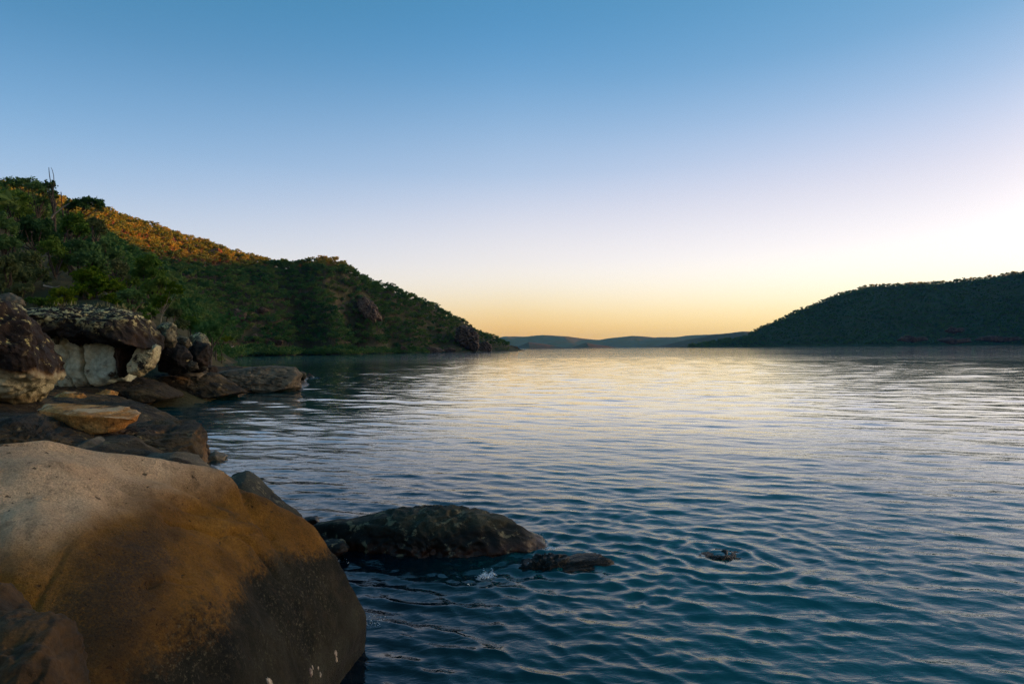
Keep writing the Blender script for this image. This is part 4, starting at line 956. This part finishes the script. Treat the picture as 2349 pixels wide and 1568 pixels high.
grass('grass', gs, 'dry grass tufts and scrub along the top of the cliff', dry)

# oysters low on the boulder
g = np.random.default_rng(77)
m_shell = plain_mat('oyster_shell', (.20,.14,.09), (.52,.44,.35), 60, .6)
m_shell_edge = plain_mat('oyster_shell_dark', (.10,.06,.05), (.32,.22,.18), 60, .6)
from mathutils.bvhtree import BVHTree
def surface_at(o, u, v):
    me = o.data; co = np.empty(len(me.vertices) * 3); me.vertices.foreach_get('co', co); co = co.reshape(-1, 3) + np.array(o.location)
    if not hasattr(surface_at, 'c'): surface_at.c = {}
    if o.name not in surface_at.c: surface_at.c[o.name] = BVHTree.FromPolygons([tuple(c) for c in co], [tuple(p.vertices) for p in me.polygons])
    d = ray(u, v); d /= np.linalg.norm(d); h = surface_at.c[o.name].ray_cast(Vector(CAM), Vector(d)); return h[0], h[1]
for (u, v, s_, k, l) in [(770,1498,.030,1,'pale elongated oyster shell standing highest on the dark foot of the boulder'),(772,1512,.022,0,'small frilled oyster shell just under the highest pale one'),(712,1541,.034,2,'large oyster shell with dark ragged edge on the foot of the boulder'),(717,1530,.018,1,'little oyster shell above the large dark edged one'),(730,1531,.016,0,'tiny white pointed oyster shell right of the large dark edged one'),(735,1547,.022,0,'frilled oyster shell closest to the waterline of the boulder'),(618,1563,.034,1,'yellowish oyster shell at the bottom edge of the picture')]:
    p, nn = surface_at(boulder, u, v)
    if p is None: continue
    V, T_ = ico(3); a = V * (1, .62, .30); a = a * (1 + .28 * fbm(V, 2.2, 3, .6, u)[:, None] + .12 * np.sin(9 * np.arctan2(V[:, 1], V[:, 0]))[:, None] * (np.abs(V[:, 2]) < .4)[:, None])
    z_ = nn; x_ = Vector((0, 0, 1)).cross(z_).normalized(); y_ = z_.cross(x_); an = g.uniform(.9, 2.1)
    A_ = np.array([x_ * math.cos(an) + y_ * math.sin(an), y_ * math.cos(an) - x_ * math.sin(an), z_])
    o = mesh_np('oyster_shell', a * s_ @ A_, None, T_, m_shell_edge if k == 2 else m_shell); o.location = p; tag(o, l, 'shell')
    if k == 2:
        V2 = a * .72 * s_ + (0, 0, .010); mesh_np('shell_lid', V2 @ A_, None, T_, m_shell, True, o)

# a small splash of white water in front of the weedy rock
m_foam = NT('foam'); m_foam.principled((.75,.80,.85), .4); m_foam = m_foam.m
def splash(spots, label):
    V, T_ = ico(1); VV, TT, n = [], [], 0; g = np.random.default_rng(5)
    for (u, v, r, k, hh) in spots:
        c = on_z(u, v)
        for _ in range(k):
            d = g.normal(size=3) * (r, r * .7, 0); hgt = abs(g.normal()) * hh * math.exp(-(d[0] ** 2 + d[1] ** 2) / (r * r)); s_ = g.uniform(.0012, .0042)
            VV.append(V * s_ * (1.5, 1.5, 1) + c + (d[0], d[1], hgt + .005)); TT.append(T_ + n); n += len(V)
    o = mesh_np('foam', np.concatenate(VV), None, np.concatenate(TT), m_foam); tag(o, label, None, None, 'stuff')
splash([(1112,1324,.055,420,.045),(1128,1318,.03,160,.035),(1075,1345,.07,120,.008),(1262,1258,.06,160,.012),(740,1285,.12,160,.006),(850,1425,.1,120,.005),(700,880,.25,40,.05),(1235,1225,.05,20,.01)], 'small splash of white foam where water washes round the drowned rocks')

# ------------------------------------------------------------------ air
def haze_box():
    m = bpy.data.materials.new('air'); m.use_nodes = True; t = m.node_tree; t.nodes.clear()
    o_ = t.nodes.new('ShaderNodeOutputMaterial'); v = t.nodes.new('ShaderNodeVolumePrincipled')
    v.inputs['Color'].default_value = (.06, .36, .86, 1); v.inputs['Density'].default_value = HAZE; v.inputs['Anisotropy'].default_value = 0.0
    t.links.new(v.outputs[0], o_.inputs['Volume'])
    x, y0, y1, z0, z1 = 14500, -14500, 14500, -8, 330
    V = [(-x, y0, z0), (x, y0, z0), (x, y1, z0), (-x, y1, z0), (-x, y0, z1), (x, y0, z1), (x, y1, z1), (-x, y1, z1)]
    o = mesh_np('haze', V, [(3, 2, 1, 0), (4, 5, 6, 7), (0, 1, 5, 4), (1, 2, 6, 5), (2, 3, 7, 6), (3, 0, 4, 7)], None, m, False); tag(o, 'thin morning air over the bay', None, None, 'stuff')
HAZE = 3.0e-5
haze_box()
